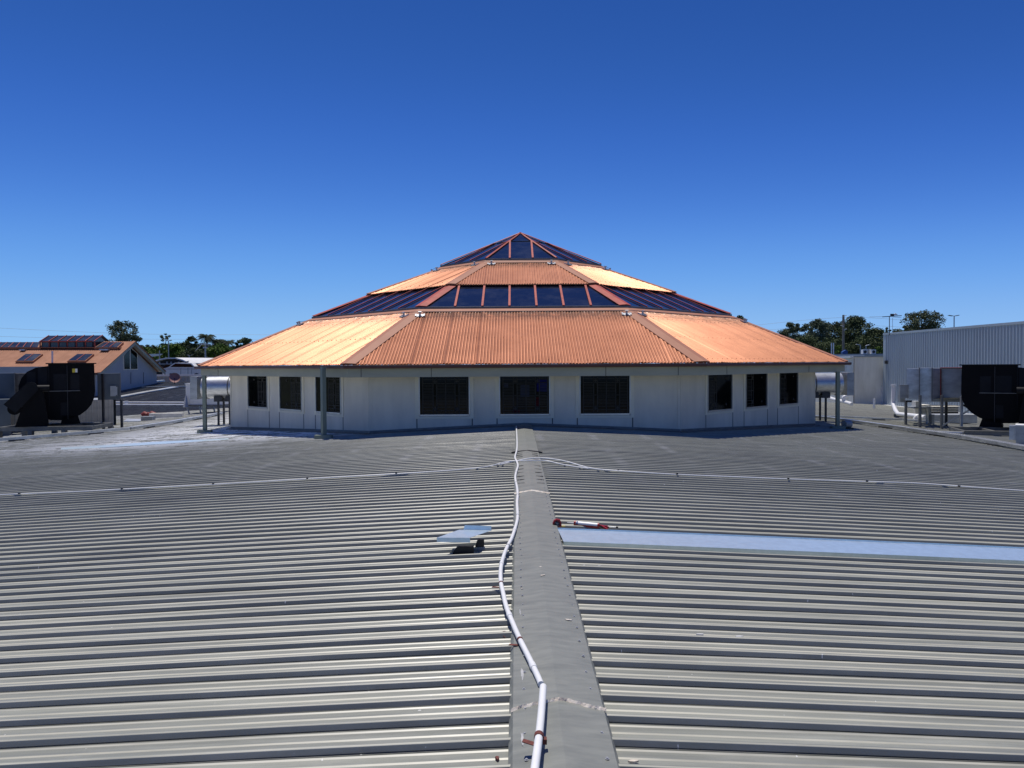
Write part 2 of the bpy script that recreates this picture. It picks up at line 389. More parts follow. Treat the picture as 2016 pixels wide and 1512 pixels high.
# ridge cap
cap = MB(); ny = 260; Y0, Y1 = 1.2, 18.75; vs = []; nc = 0
rn = random.Random(3)
joints = [3.33, 8.75, 13.1]
us = [-0.218, -0.200, -0.13, -0.06, -0.012, 0.0, 0.012, 0.06, 0.13, 0.200, 0.218]
for i in range(ny + 1):
    y = Y0 + (Y1 - Y0) * i / ny; xr = RX0 + RXS * y
    step = 0.004 * sum(1 for j in joints if y < j) % 0.008
    for u in us:
        a = abs(u)
        if a > 0.21: z = zr(xr, y) + 0.004
        else:
            z = PAN + 0.036 + 0.024 * (1 - a / 0.2) + 0.0028 * math.sin(y * 5.1 + 2 * u * 9) * (0.3 + a * 5) + 0.002 * math.sin(y * 11.7 + u * 21) + step * 0.5
        vs.append((xr + u * 0.975, y, z + (0.012 if y > 13.1 else 0) * (a < 0.21)))
k = len(us); fs = []
for i in range(ny):
    for j in range(k - 1): a = i*k + j; fs.append((a, a+1, a+1+k, a+k))
cap.add(vs, fs)
capo = smooth_angle(cap.build('ridge_cap', M['cap'], roof, 'smooth dull grey folded ridge capping'), 12)
def capz(x, y):
    a = min(abs(x - (RX0 + RXS * y)), 0.2); return PAN + 0.036 + 0.024 * (1 - a / 0.2)
def sealline(y, amp, wdt, name, m, lab):
    mb = MB(); rr = random.Random(int(y * 10)); nseg = 46; vs = []
    for i in range(nseg + 1):
        u = -0.205 + 0.41 * i / nseg; xr = RX0 + RXS * y
        yy = y + amp * (1 - (abs(u) / 0.205) ** 1.4) + 0.005 * math.sin(u * 33) + rr.uniform(-0.0012, 0.0012); w2 = wdt * (1 + .35*math.sin(i*.9) + rr.uniform(-.2, .2))
        x = xr + u; z = capz(x, y)
        vs += [(x, yy - w2, z + 0.002), (x, yy, z + 0.011 + rr.uniform(0, .004)), (x, yy + w2, z + 0.004)]
    fs = []
    for i in range(nseg):
        for j in range(2): a = i*3 + j; fs.append((a, a+3, a+4, a+1))
    mb.add(vs, fs); return mb.build(name, m, capo, lab)
sealline(3.27, 0.055, 0.010, 'sealant_joint', M['sealant'], 'thick cream sealant line across the near end of the capping')
sealline(8.85, 0.06, 0.022, 'sealant_joint', M['sealant'], 'thin cream sealant line across the middle of the capping')
lapj = MB()
for s_ in (-1, 1):
    y = 13.08; xr = RX0 + RXS * y
    lapj.bar((xr, y + 0.03, PAN + 0.058), (xr + s_ * 0.26, y - 0.03, PAN + 0.034), 0.07, 0.02)
lapj.build('lap_joint', M['blackplastic'], capo, 'black gap at the far lap of the capping')
# dark lens pieces standing in for shadows at notches along the capping edges
def proto_mesh(mb, name, m):
    me = bpy.data.meshes.new(name); me.from_pydata(mb.v, [], mb.f); me.materials.append(m); me.update(); return me
def place(name, me, loc, parent, rot=None, scale=None):
    o = bpy.data.objects.new(name, me); col.objects.link(o); o.parent = parent
    o.location = Vector(loc) - (ORG[parent.name] if parent else Vector((0, 0, 0)))
    if rot: o.rotation_euler = rot
    if scale: o.scale = scale
    ORG[o.name] = Vector(loc); return o
nme = proto_mesh(MB().prism([(-0.05, 0), (-0.02, 0.010), (0.03, 0.012), (0.05, 0), (0.02, -0.008), (-0.02, -0.010)], (0, 0, -0.004), (1, 0, 0), (0, 1, 0), (0, 0, 0.009)), 'notch_shadow', M['blackplastic'])
for side in (-1, 1):
    for y in (9.55, 9.85, 10.15, 10.5, 10.85, 11.2, 11.95, 12.3, 12.55, 12.8):
        x = RX0 + RXS * y + side * 0.125; place('notch_shadow', nme, (x, y, capz(x, y) + 0.002), capo, (0, side * 0.09, rn.uniform(-.1, .1)))
sm = MB(); sm.tube([(0, 0, 0), (0, 0, 0.0015)], 0.008, 10); sm.tube([(0, 0, 0.0015), (0, 0, 0.006)], 0.0048, 6)
sme = proto_mesh(sm, 'screw', M['alu'])
for i in range(46):
    y = 1.2 + (i + 8) * PITCHR + 0.012
    for side, u in ((-1, -0.145), (1, 0.158)):
        x = RX0 + RXS * y + u + rn.uniform(-.006, .006); yy = y + rn.uniform(-.01, .01)
        if yy < 11.2: place('screw', sme, (x, yy, capz(x, yy) + 0.001), capo)
# scraped marks on the capping
def blotch(name, cx, cy, rx, ry, z, m, parent, lab, seed=1, ang=0.0, h=0.0015):
    rr = random.Random(seed); n = 16; poly = []
    for i in range(n):
        t = 2*math.pi*i/n; q = rr.uniform(0.55, 1.15); x = math.cos(t)*rx*q; y = math.sin(t)*ry*q
        poly.append((x*math.cos(ang)-y*math.sin(ang), x*math.sin(ang)+y*math.cos(ang)))
    mb = MB().prism(poly[::-1], (cx, cy, z + h), (1, 0, 0), (0, 1, 0), (0, 0, -h * 2)); return mb.build(name, m, parent, lab)
for (px, py, rx, ry, sdx, an, nm, lb) in ((1119, 1221, .024, .009, 1, -.25, 'paint_scrape', 'white scrape right of the capping crease'), (1068, 1136, .020, .010, 2, .7, 'paint_scrape', 'pale brown scrape on the capping crease'),
                              (1064, 1119, .012, .009, 3, 0, 'paint_scrape', 'small pale scrape at the top of the crease'), (1028, 1159, .009, .006, 4, 0, 'bird_dropping', 'small white dropping left of the crease')):
    p = G(px, py, 0.05)
    blotch(nm, p.x, p.y, rx, ry, capz(p.x, p.y) + 0.0025, M['sealant'], capo, lb, sdx, an)

# ------------------------------------------------------------------ the rotunda
XC, YC = 0.245, 28.1; T8 = math.tan(R(22.5)); CEN = Vector((XC, YC, 0))
def OUT(k): t = R(45 * k); return Vector((-math.sin(t), -math.cos(t), 0))
def SIDE(k): t = R(45 * k); return Vector((math.cos(t), -math.sin(t), 0))
def OP(k, u, r, z): return CEN + OUT(k) * r + SIDE(k) * u + Vector((0, 0, z))
# k=0 faces the camera, k=1 front-left, k=7 front-right
rot = thing('rotunda_building', (XC, YC, -2.0), 'octagonal pale building with tiered terracotta metal roof and blue skylight bands rising behind the ridge', 'building')
VIS = [0, 1, 2, 7, 6, 3, 4, 5]
def corr_face(k, r0, z0, r1, z1, pitch=0.076, amp=0.0105, seed=0):
    mb = MB(); h = r0 * T8; step = pitch / 7; n = int(2 * h / step); vs = []; rr = random.Random(seed + k)
    tilt = [rr.uniform(-1, 1) for _ in range(60)]; wob = [rr.uniform(-1, 1) for _ in range(400)]
    for i in range(n + 1):
        u = -h + 2 * h * i / n; rt = max(r1, abs(u) / T8 + 0.01)
        sh = (u + 40) / 0.762; fr = sh - int(sh); ti = tilt[int(sh) % 60]
        rb = (u + 40) / pitch; wv = wob[int(rb) % 400]
        cc_ = (1 - math.cos(2*math.pi*(u/pitch))) / 2; dz = amp * (1 - 2 * cc_ ** 1.3) + ti * (fr - 0.5) * 0.022 + (0.003 if fr < 0.12 else 0) + wv * 0.0008
        zt = z0 + (z1 - z0) * (r0 - rt) / (r0 - r1); rm = (r0 + rt) / 2; zm = (z0 + zt) / 2
        wm = 0.006 * math.sin(u * 3.1 + k * 2) + 0.004 * math.sin(u * 7.7 + k)
        vs += [OP(k, u, r0, z0 + dz), OP(k, u, rm, zm + dz + (wm if rt < r0 - .8 else 0)), OP(k, u, rt, zt + dz)]
    fs = []
    for i in range(n):
        for j in range(2): a = i*3 + j; fs.append((a, a+3, a+4, a+1))
    mb.add(vs, fs); return mb
E0, T1, S0, S1, B0, B1, A0 = (10.11, 0.03), (7.03, 1.466), (6.85, 1.60), (5.1, 2.368), (5.2, 2.395), (2.9, 3.33), (2.78, 3.475)
APEX = 4.777
def hip(k, ra, za, rb, zb, wdt, lift=0.03, wing=0.02):
    """cap over the hip between face k and face k+1 (k=0 -> left corner of the front face)"""
    mb = MB(); N = 8; vs = []
    for i in range(N + 1):
        t = i / N; r = ra + (rb - ra) * t; z = za + (zb - za) * t; h = r * T8
        wl = min(wdt, h)
        vs += [OP(k, -(h - wl), r, z + wing), OP(k, -h, r, z + lift), OP(k + 1, (h - wl), r, z + wing)]
        vs += [OP(k, -(h - wl), r, z + wing - 0.02), OP(k + 1, (h - wl), r, z + wing - 0.02)]
    fs = []
    for i in range(N):
        a = i*5; b = a+5
        fs += [(a, a+1, b+1, b), (a+1, a+2, b+2, b+1), (a+3, a, b, b+3), (a+2, a+4, b+4, b+2)]
    fs += [(0, 3, 4, 2, 1)]
    return mb.add(vs, [f[::-1] for f in fs])
for k in VIS:
    lab = {0: 'front face of terracotta corrugated roofing', 1: 'front-left face of corrugated roofing, glaring in the sun', 7: 'front-right face of corrugated roofing'}.get(k)
    s = corr_face(k, E0[0], E0[1], T1[0] - 0.1, T1[1] + 0.046, seed=11).build('roof_sheet', M['terra'], rot, org=(XC, YC, 0)); 
    s2 = corr_face(k, B0[0], B0[1], B1[0] - 0.05, B1[1] + 0.02, seed=23).build('roof_sheet', M['terra'], rot, org=(XC, YC, 0))
    hip(k, E0[0] + 0.01, E0[1], T1[0] - 0.05, T1[1] + 0.02, 0.235).build('hip_cap', M['terra_cap'], rot)
    hip(k, B0[0] + 0.02, B0[1], B1[0], B1[1], 0.19).build('hip_cap', M['terra_cap'], rot)
def ring(segs, k, mb):
    """strip swept round one face: list of (r,z)"""
    for (a, b) in zip(segs, segs[1:]):
        mb.quad(OP(k, -a[0]*T8, a[0], a[1]), OP(k, a[0]*T8, a[0], a[1]), OP(k, b[0]*T8, b[0], b[1]), OP(k, -b[0]*T8, b[0], b[1]))
fl = MB()
for k in range(8):
    ring([(7.09, 1.452), (7.08, 1.472), (6.93, 1.540), (6.88, 1.552)], k, fl)
    ring([(5.14, 2.36), (5.23, 2.372), (5.235, 2.382), (5.14, 2.40)], k, fl)
    ring([(2.97, 3.315), (2.96, 3.335), (2.82, 3.425), (2.79, 3.43)], k, fl)
fl.build('flashing', M['terra_cap'], rot)
# gutter, fascia, soffit
gt = MB(); fa = MB(); sf = MB()
for k in range(8):
    ring([(10.10, -0.070), (10.185, -0.070), (10.20, -0.045), (10.20, 0.008), (10.19, 0.012), (10.18, 0.002), (10.17, -0.03), (10.05, -0.03)], k, gt)
    ring([(9.99, -0.275), (10.02, -0.275), (10.02, -0.02), (9.99, -0.02)], k, fa)
    ring([(9.2, -0.262), (9.99, -0.262)], k, sf)
gt.build('gutter', M['gutter'], rot); fa.build('fascia', M['fascia'], rot); sf.build('soffit', M['soffit'], rot)
for k, us_ in ((0, (-2.2, -3.85, 1.9, 3.6)), (1, (3.1, -2.9)), (7, (-3.0, 1.6)), (2, (0,)), (6, (0,))):
    for u in us_: MB().obox(OP(k, u, 10.022, -0.17), SIDE(k)*0.006, OUT(k)*0.003, (0, 0, 0.10)).build('fascia_joint', M['groove'], rot)
# walls
WR = 9.225
wl = MB()
for k in range(8):
    wl.quad(OP(k, -WR*T8, WR, -2.75), OP(k, WR*T8, WR, -2.75), OP(k, WR*T8, WR, -0.26), OP(k, -WR*T8, WR, -0.26))
wl.build('wall', M['wall'], rot)
for k in range(8):
    for sgn in (-1, 1):
        MB().obox(OP(k, sgn*(WR*T8 - 0.035), WR + 0.006, -1.5), SIDE(k)*0.035, OUT(k)*0.006, (0, 0, 1.24)).build('corner_trim', M['wall'], rot)
bf = MB()
for k in range(8):
    for uc in (-1.97, 0, 1.97):
        for du in (-0.68, 0.68):
            p0 = OP(k, uc + du, WR, 0); zb = zr(p0.x, p0.y) if p0.y < 28 else -2.2
            zb = min(zb, -1.5)
            if k in (0, 1, 7): MB().obox(OP(k, uc + du, WR + 0.002, (zb - 1.31) / 2), SIDE(k)*0.011, OUT(k)*0.002, (0, 0, abs(zb + 1.31) / 2)).build('panel_joint', M['groove'], rot)
    N = 24
    for i in range(N):
        ua = -WR*T8 + 2*WR*T8*i/N; ub = -WR*T8 + 2*WR*T8*(i+1)/N
        a = OP(k, ua, WR, 0); b = OP(k, ub, WR, 0)
        if a.y > 33: continue
        za = zr(a.x, a.y); zb = zr(b.x, b.y)
        if k in (2, 6): pass
        bf.add([OP(k, ua, WR + .16, za + .036), OP(k, ub, WR + .16, zb + .036), OP(k, ub, WR + .02, zb + .05), OP(k, ua, WR + .02, za + .05), OP(k, ub, WR + .012, zb + .10), OP(k, ua, WR + .012, za + .10), OP(k, ua, WR + .16, za + .02), OP(k, ub, WR + .16, zb + .02)],
               [(0, 1, 2, 3), (3, 2, 4, 5), (6, 7, 1, 0)])
bf.build('base_flashing', M['steel'], rot)
# windows
def grille_mesh(k, uc, full=True):
    g = MB(); r = WR + 0.012
    def vb(u, wdt=0.010): g.obox(OP(k, uc + u, r, -0.70), SIDE(k)*wdt, OUT(k)*0.004, (0, 0, 0.50))
    def hb(z, u0=-0.52, u1=0.54, wdt=0.0055):
        u0, u1 = max(u0, lo_), min(u1, hi_)
        if u1 - u0 > 0.02: g.obox(OP(k, uc + (u0+u1)/2, r + 0.001, z), SIDE(k)*((u1-u0)/2), OUT(k)*0.003, (0, 0, wdt))
    lo_, hi_ = {0: (-1, 1), 1: (0.0, 1), 7: (-1, -0.15)}[k]
    for u in (-0.53, -0.275, -0.185, 0.035, 0.265, 0.36, 0.56):
        if lo_ <= u <= hi_: vb(u)
    for z in (-0.30, -0.355, -0.45, -0.755, -1.03, -1.115, -1.18): hb(z, wdt=0.008)
    z = -0.49
    while z > -1.0:
        if abs(z + 0.755) > 0.03:
            for (a, b) in ((-0.52, -0.285), (-0.175, 0.025), (0.045, 0.255), (0.37, 0.55)): hb(z, a, b)
        z -= 0.037
    for (u, z) in ((-0.23, -0.40), (0.3125, -0.40), (-0.23, -1.075), (0.3125, -1.075)):
        g.obox(OP(k, uc + u, r, z), (SIDE(k)*0.7 + Vector((0, 0, 0.7)))*0.028, OUT(k)*0.004, (SIDE(k)*-0.7 + Vector((0, 0, 0.7)))*0.028)
    return g
pos = {(0, -1.97): 'left', (0, 0): 'middle', (0, 1.97): 'right'}
for k in VIS:
    for uc in (-1.97, 0.0, 1.97):
        fr = MB(); z0, z1 = -1.21, -0.16
        S, O = SIDE(k), OUT(k); Z = Vector((0, 0, 1))
        # outer flat trim
        for sgn in (-1, 1): fr.obox(OP(k, uc + sgn*0.672, WR + 0.009, -0.79), S*0.045, O*0.009, Z*0.525)
        fr.obox(OP(k, uc, WR + 0.009, -1.292), S*0.627, O*0.009, Z*0.023)
        win = fr.build('window', M['trim'], rot, org=OP(k, uc, WR, -1.3))
        im = MB()
        for sgn in (-1, 1): im.obox(OP(k, uc + sgn*0.613, WR + 0.016, -0.74), S*0.012, O*0.016, Z*0.47)
        im.obox(OP(k, uc, WR + 0.018, -1.225), S*0.6, O*0.018, Z*0.016)
        im.build('window_frame', M['alu'], win)
        MB().obox(OP(k, uc, WR + 0.004, -0.73), S*0.6, O*0.003, Z*0.48).build('glass_pane', M['glass_dark'], win)
        if k in (0, 1, 7): grille_mesh(k, uc).build('security_grille', M['grille'], win)
for (u0, u1, z0_, z1_, cl, lb) in ((.30, .55, -.66, -.36, 'goods_blue', 'dark blue goods showing in the middle front window'), (-.30, -.12, -1.17, -1.10, 'goods_red', None), (.28, .35, -1.02, -.80, 'goods_red', None), (-.10, .12, -.78, -.50, 'goods_grey', None), (-.50, -.40, -.56, -.44, 'goods_grey', None)):
    if cl not in M: M[cl] = mat(cl, {'goods_blue': (.006, .008, .09), 'goods_red': (.07, .008, .01), 'goods_grey': (.03, .035, .055)}[cl], 0.8, 0, 0.6, (3, 3, 40), spec=0.1)
    MB().obox(OP(0, (u0+u1)/2, WR + 0.0085, (z0_+z1_)/2), SIDE(0)*(u1-u0)/2, OUT(0)*0.0008, (0, 0, (z1_-z0_)/2)).build('window_display', M[cl], rot, lb)
# skylight bands
def skyband(name, ra, za, rb, zb, us_, lab, hipw, mull=0.030):
    fr = MB(); hf = MB()
    for k in range(8):
        ring([(ra + 0.03, za - 0.07), (ra + 0.035, za + 0.005), (ra, za + 0.012)], k, fr)
        ring([(rb + 0.04, zb + 0.005), (max(rb - 0.02, 0.01), zb + 0.028)], k, hf)
    so_ = fr.build(name, M['steel'], rot, lab, org=(XC, YC, za)); hf.build('head_flashing', M['steel'], so_)
    for k in VIS:
        g = MB(); g.quad(OP(k, -ra*T8, ra, za), OP(k, ra*T8, ra, za), OP(k, rb*T8, rb, zb), OP(k, -rb*T8, rb, zb))
        g.build('glass_pane', M['glass_sky'], so_)
        sl = (zb - za) / (ra - rb)
        for u in us_:
            re = max(rb, (abs(u) + 0.03) / T8); ze = za + sl * (ra - re)
            a = OP(k, u, ra + 0.02, za + 0.022); b = OP(k, u, re, ze + 0.03)
            MB().bar(a, b, mull * (2 if k == 0 else 1.2), 0.035).build('glazing_bar', M['redframe'], so_)
        h = MB(); N = 1
        for (sgn, kk) in ((-1, k), (1, k + 1)):
            pass
        hp = hip(k, ra + 0.03, za, rb, zb, hipw, 0.045, 0.032); hp.build('hip_bar', M['redframe'], so_)
    return so_
skyband('skylight_band', S0[0], S0[1], S1[0], S1[1], (-1.87, -1.12, -0.373, 0.373, 1.12, 1.87), 'wide ring of blue skylight glass between the two roof tiers', 0.20)
skyband('apex_skylight', A0[0], A0[1], 0.06, APEX - 0.03, (-0.376, 0.376), 'pointed glass skylight pyramid at the top', 0.045, 0.030)
fin = MB().tube([CEN + Vector((0, 0, APEX - 0.05)), CEN + Vector((0, 0, APEX + 0.04))], 0.09, 8, r1=0.03).build('apex_cap', M['redframe'], rot)
# transom bar across apex panes
tb = MB()
for k in VIS:
    r = 0.95; z = A0[1] + (APEX - .03 - A0[1]) * (A0[0] - r) / (A0[0] - 0.06)
    tb.bar(OP(k, -r*T8, r, z + .01), OP(k, r*T8, r, z + .01), 0.03, 0.012)
tb.build('transom', M['steel'], rot)
# roof anchors with their cable
am = MB(); am.box(-0.13, 0.13, -0.075, 0.075, 0.0, 0.012); am.box(-0.13, -0.09, -0.075, 0.075, 0.012, 0.03); am.box(0.09, 0.13, -0.075, 0.075, 0.012, 0.03)
am.tube([(0, 0, 0.012), (0, 0.02, 0.10)], 0.028, 8); am.box(-0.045, 0.045, -0.01, 0.03, 0.09, 0.115)
ame = proto_mesh(am, 'roof_anchor', M['galv'])
def slope1(r): return E0[1] + (T1[1] - E0[1]) * (E0[0] - r) / (E0[0] - T1[0])
def slope2(r): return B0[1] + (B1[1] - B0[1]) * (B0[0] - r) / (B0[0] - B1[0])
cab1 = []; cab2 = []
def arc_order(k): return k
for k in range(8):
    for u in (-2.78, 2.78):
        r = 7.35; a = place('roof_anchor', ame, OP(k, u, r, slope1(r) + 0.02), rot, (R(25) , 0, -R(45*k)))
    for u in (-0.97, 0.97):
        r = 3.12; a = place('roof_anchor', ame, OP(k, u, r, slope2(r) + 0.02), rot, (R(21), 0, -R(45*k)))
for k in range(8):
    cab1 += [OP(k, 2.78, 7.35, slope1(7.35) + 0.12), OP(k, -2.78, 7.35, slope1(7.35) + 0.12)]
    cab2 += [OP(k, 0.97, 3.12, slope2(3.12) + 0.12), OP(k, -0.97, 3.12, slope2(3.12) + 0.12)]
cb = MB(); cb.tube(cab1 + [cab1[0]], 0.006, 5); cb.tube(cab2 + [cab2[0]], 0.006, 5)
cb.build('safety_cable', M['steel'], rot)
# fixing rows
fx = MB()
for k in VIS[:5]:
    for r in (7.55, 8.7, 9.95):
        u = -r*T8 + 0.35
        while u < r*T8 - 0.35:
            fx.obox(OP(k, u, r, slope1(r) + 0.012), SIDE(k)*0.009, OUT(k)*0.009, (0, 0, 0.006)); u += 0.228
    for r in (3.4, 4.9):
        u = -r*T8 + 0.3
        while u < r*T8 - 0.3:
            fx.obox(OP(k, u, r, slope2(r) + 0.012), SIDE(k)*0.009, OUT(k)*0.009, (0, 0, 0.006)); u += 0.228
setp(fx.build('roof_screws', M['terra_cap'], rot), kind='stuff')
# verandah posts
def post(x, y, ztop, sink, lab, ang, foot=True):
    zb = zr(x, y) + 0.03; c, s_ = math.cos(ang), math.sin(ang); ax = Vector((c, s_, 0)); ay = Vector((-s_, c, 0))
    mb = MB().obox((x, y, (zb + 0.06 + ztop)/2), ax*0.050, ay*0.050, (0, 0, (ztop - zb - 0.06)/2))
    o = mb.build('post', M['post'], rot, lab, org=(x, y, zb))
    MB().obox((x, y - 0.02, zb + 0.035), Vector((0.2, 0, 0)), Vector((0, 0.10, 0)), (0, 0, 0.042)).build('post_foot', M['post'], o)
    return o
post(-4.56, 18.32, -0.02, 0, 'post in front of the front-left windows', R(-45))
post(-9.42, 23.33, -0.27, 0, 'post under the left corner of the eave', R(0))
post(9.80, 23.36, -0.27, 0, 'post under the right corner of the eave', R(0))

# ------------------------------------------------------------------ exhaust ducts beside the rotunda
def side_duct(s, label):
    x0 = XC + s * WR; yb = 27.2; zc = -0.74; r = 0.39
    t = thing('exhaust_duct', (x0 + s*1.2, yb, zr(x0 + s*1.2)), label, 'duct', 'round exhaust ducts beside the rotunda')
    dk = MB().tube([(x0, yb, zc), (x0 + s*2.0, yb, zc)], r, 28); smooth_angle(dk.build('duct_barrel', M['galv'], t), 30)
    for dx in (0.25, 1.05, 1.85):
        b = MB().tube([(x0 + s*(dx - .015), yb, zc), (x0 + s*(dx + .015), yb, zc)], r + 0.02, 28); b.build('band', M['steel'], t)
    MB().obox((x0 + s*2.22, yb, zc), (0.12, 0, 0), (0, 0.40, 0), (0, 0, 0.40)).build('square_hood', M['galv_dull'], t)
    for dx in (0.35, 1.02, 1.42):
        for dy in (-0.25, 0.25):
            x = x0 + s*dx
            MB().box(x - .03, x + .03, yb + dy - .03, yb + dy + .03, zr(x), zc - r*0.75).build('leg', M['steel_dark'], t)
        MB().box(x0 + s*dx - .14, x0 + s*dx + .14, yb - .3, yb + .3, zc - r - .10, zc - r*0.75).build('cradle', M['steel_dark'], t)
side_duct(-1, 'round galvanised exhaust duct on legs behind the left eave post')
side_duct(1, 'round galvanised exhaust duct on legs behind the right eave post')

# ------------------------------------------------------------------ conduits on the big roof
def smoothpath(pts, n=6):
    out = []; k = len(pts)
    for i in range(k - 1):
        p0, p1, p2, p3 = pts[max(i-1, 0)], pts[i], pts[i+1], pts[min(i+2, k-1)]
        for j in range(n):
            t = j / n; out.append(0.5*((2*p1) + (p2-p0)*t + (2*p0-5*p1+4*p2-p3)*t*t + (3*p1-p0-3*p2+p3)*t*t*t))
    out.append(pts[-1]); return out
long_px = [(1016.5, 839), (1018, 868), (1017.5, 885), (1014, 900), (1018, 910), (1019.5, 918), (1016, 930), (1014.5, 942), (1018, 960), (1019, 975), (1018, 990), (1019, 1015), (1017, 1030), (1008, 1058), (998, 1078), (990, 1100), (986, 1120), (986, 1145), (990, 1165), (997, 1195), (1010, 1228), (1024, 1260), (1040, 1292), (1058, 1330), (1065, 1347)]
lp = smoothpath([G(x, y, 0.068) for x, y in long_px])
t = thing('ridge_conduit', (lp[0].x, lp[0].y, lp[0].z), 'long wavy white pipe snaking along the left edge of the ridge capping', 'pipe')
smooth_angle(MB().tube(lp, 0.0145, 12).build('pipe', M['pvc'], t), 50)
for (px, py, mk) in ((1019, 975, 0), (1018, 952, 0), (1019, 1014, 0), (998, 1076, 0), (986, 1148, 1), (1023, 1259, 1)):
    p = G(px, py, 0.066); q = MB()
    j = min(range(len(lp)), key=lambda i: (lp[i] - p).length); d = (lp[min(j+1, len(lp)-1)] - lp[j-1]).normalized(); c = lp[j]
    q.tube([c - d*0.011, c + d*0.011], 0.0165, 12)
    if mk: q.obox(c + Vector((-0.035, -0.01, -0.022)), Vector((0.024, -0.004, 0)), Vector((0.003, 0.010, 0)), (0, 0, 0.0015))
    q.build('strap', M['rust'] if mk else M['galv_dull'], t, 'rusty strap' if mk else None)
for (px, py) in ((1018, 868), (1016, 930), (1013, 1045), (988, 1110), (1003, 1212), (1050, 1312)):
    c = G(px, py, 0.068); j = min(range(1, len(lp) - 1), key=lambda i: (lp[i] - c).length); d = (lp[j+1] - lp[j-1]).normalized(); c = lp[j]
    MB().tube([c - d*0.028, c + d*0.028], 0.0168, 14).build('coupling', M['pvc'], t)
for (px, py, rx, ry, sdx, lb) in ((1028, 1326, .007, .085, 6, 'long pale drip smear left of the near pipe'), (1029, 1455, .008, .07, 8, 'pale smear beside the rusty strap'), (1024, 1205, .006, .06, 9, 'faint pale smear along the left edge of the capping')):
    p = G(px, py, 0.05); blotch('paint_smear', p.x, p.y, rx, ry, capz(p.x, p.y) + 0.002, M['smear'], capo, lb, sdx, 0.02, 0.0008)
np_ = [PL(x, y, (0, 0, -1.418), (0, 0, 1)) for x, y in ((1069.5, 1352), (1066, 1400), (1061, 1450), (1053, 1512), (1040, 1610))]
t = thing('conduit_length', tuple(np_[0]), 'straight near length of white pipe with rusty strap, lying on the capping at the bottom', 'pipe')
smooth_angle(MB().tube(smoothpath(np_, 3), 0.0158, 14).build('pipe', M['pvc'], t), 50)
c = np_[2]; d = (np_[3] - np_[1]).normalized()
q = MB().tube([c - d*0.013, c + d*0.013], 0.0185, 16)
q.obox(c + Vector((-0.040, -0.02, -0.012)), Vector((0.022, -0.006, -0.004)), Vector((0.003, 0.012, 0)), (0, 0, 0.0016))
q.obox(c + Vector((0.022, 0.0, -0.016)), Vector((0.008, 0, 0)), Vector((0, 0.012, 0)), (0, 0, 0.010)); q.build('strap', M['rust'], t, 'rusty strap')

cx = [(-60, 977), (0, 974), (150, 968), (300, 960), (450, 952), (600, 943), (780, 933), (900, 925), (960, 918.5), (1000, 912.5), (1040, 910.5), (1075, 911), (1110, 915), (1160, 922.5), (1215, 927), (1330, 934), (1450, 939), (1550, 943), (1700, 948), (1800, 951), (1900, 958), (2016, 966), (2070, 969)]
cp = [G(x, y, 0.045) for x, y in cx]
for i in (9, 10, 11): cp[i].z += 0.03
t = thing('cross_conduit', tuple(cp[10]), 'thin white pipe running across the whole roof over the ridge', 'pipe')
smooth_angle(MB().tube(smoothpath(cp, 5), 0.0090, 8).build('pipe', M['pvc'], t), 50)
for (px, py) in ((38, 971), (240, 962), (420, 951.5), (605, 941.5), (780, 931), (1217, 926), (1333, 932.5), (1552, 942), (1707, 947), (1888, 957)):
    p = G(px, py, 0.06); MB().obox(p, (0.010, 0, 0), (0, 0.018, 0), (0.003, 0, 0.010)).build('clip', M['blackplastic'], t)
c2 = smoothpath([G(x, y, 0.055) + Vector((0, 0, dz)) for x, y, dz in ((985, 914.5, 0), (1015, 909, .01), (1045, 906, .03), (1080, 906.5, .03), (1115, 911, .02), (1165, 922, 0), (1230, 928, 0))], 5)
smooth_angle(MB().tube(c2, 0.0095, 8).build('cable_loop', M['pvc'], None, 'second thin white cable arching beside the cross pipe over the capping', 'cable'), 50)

# ------------------------------------------------------------------ loose things on the roof
# long new flashing on the right slope
fs_ = MB(); ya, yb = 6.45, 6.92; prof = [(ya + 0.004, -0.040), (ya, 0.006), (yb, 0.010), (yb + .001, 0.022)]
X0f, X1f = 0.405, 7.4; nx = 14; vs = []
for i in range(nx + 1):
    x = X0f + (X1f - X0f) * i / nx
    for (y, z) in prof: vs.append((x - (0.05 * (y - ya) if i == 0 else 0), y + 0.003*math.sin(x*2), zr(x, y) + 0.036 + z))
fq = []
for i in range(nx):
    for j in range(3): a = i*4 + j; fq.append((a, a+4, a+5, a+1))
fs_.add(vs, fq); o = fs_.build('metal_flashing', M['galv_new'], None, 'long shiny new galvanised flashing lying along the ribs on the right slope', 'flashing')
so2 = o.modifiers.new('thick', 'SOLIDIFY'); so2.thickness = 0.002
# folded offcut on the left slope
zt = -1.395
A = P(860, 1058.5, 6.2); Bq = P(925, 1058.7, 6.2); Cq = P(967.6, 1043.9, 6.5); Dq = P(904.3, 1042.7, 6.5)
t = thing('folded_offcut', ((A.x + Cq.x)/2, 6.35, zr(-0.4)), 'bent galvanised flashing offcut with raised lip, lying left of the ridge', 'metal offcut')
f1 = MB().slab(A, Bq, Cq, Dq, 0.002); f1.build('plate', M['galv_new'], t)
f2 = MB().slab(A + Vector((0, -.003, 0)), P(860, 1067, 6.195), P(925.8, 1068.3, 6.195), Bq + Vector((0, -.003, 0)), 0.002); f2.build('front_lip', M['galv_new'], t)
U = P(912.5, 1042.8, 6.51); V = P(967.6, 1044, 6.51); W_ = P(967, 1035.5, 6.513); X_ = P(915, 1034, 6.513)
MB().slab(U, V, W_, X_, 0.002).build('back_lip', M['galv_new'], t)
q = MB()
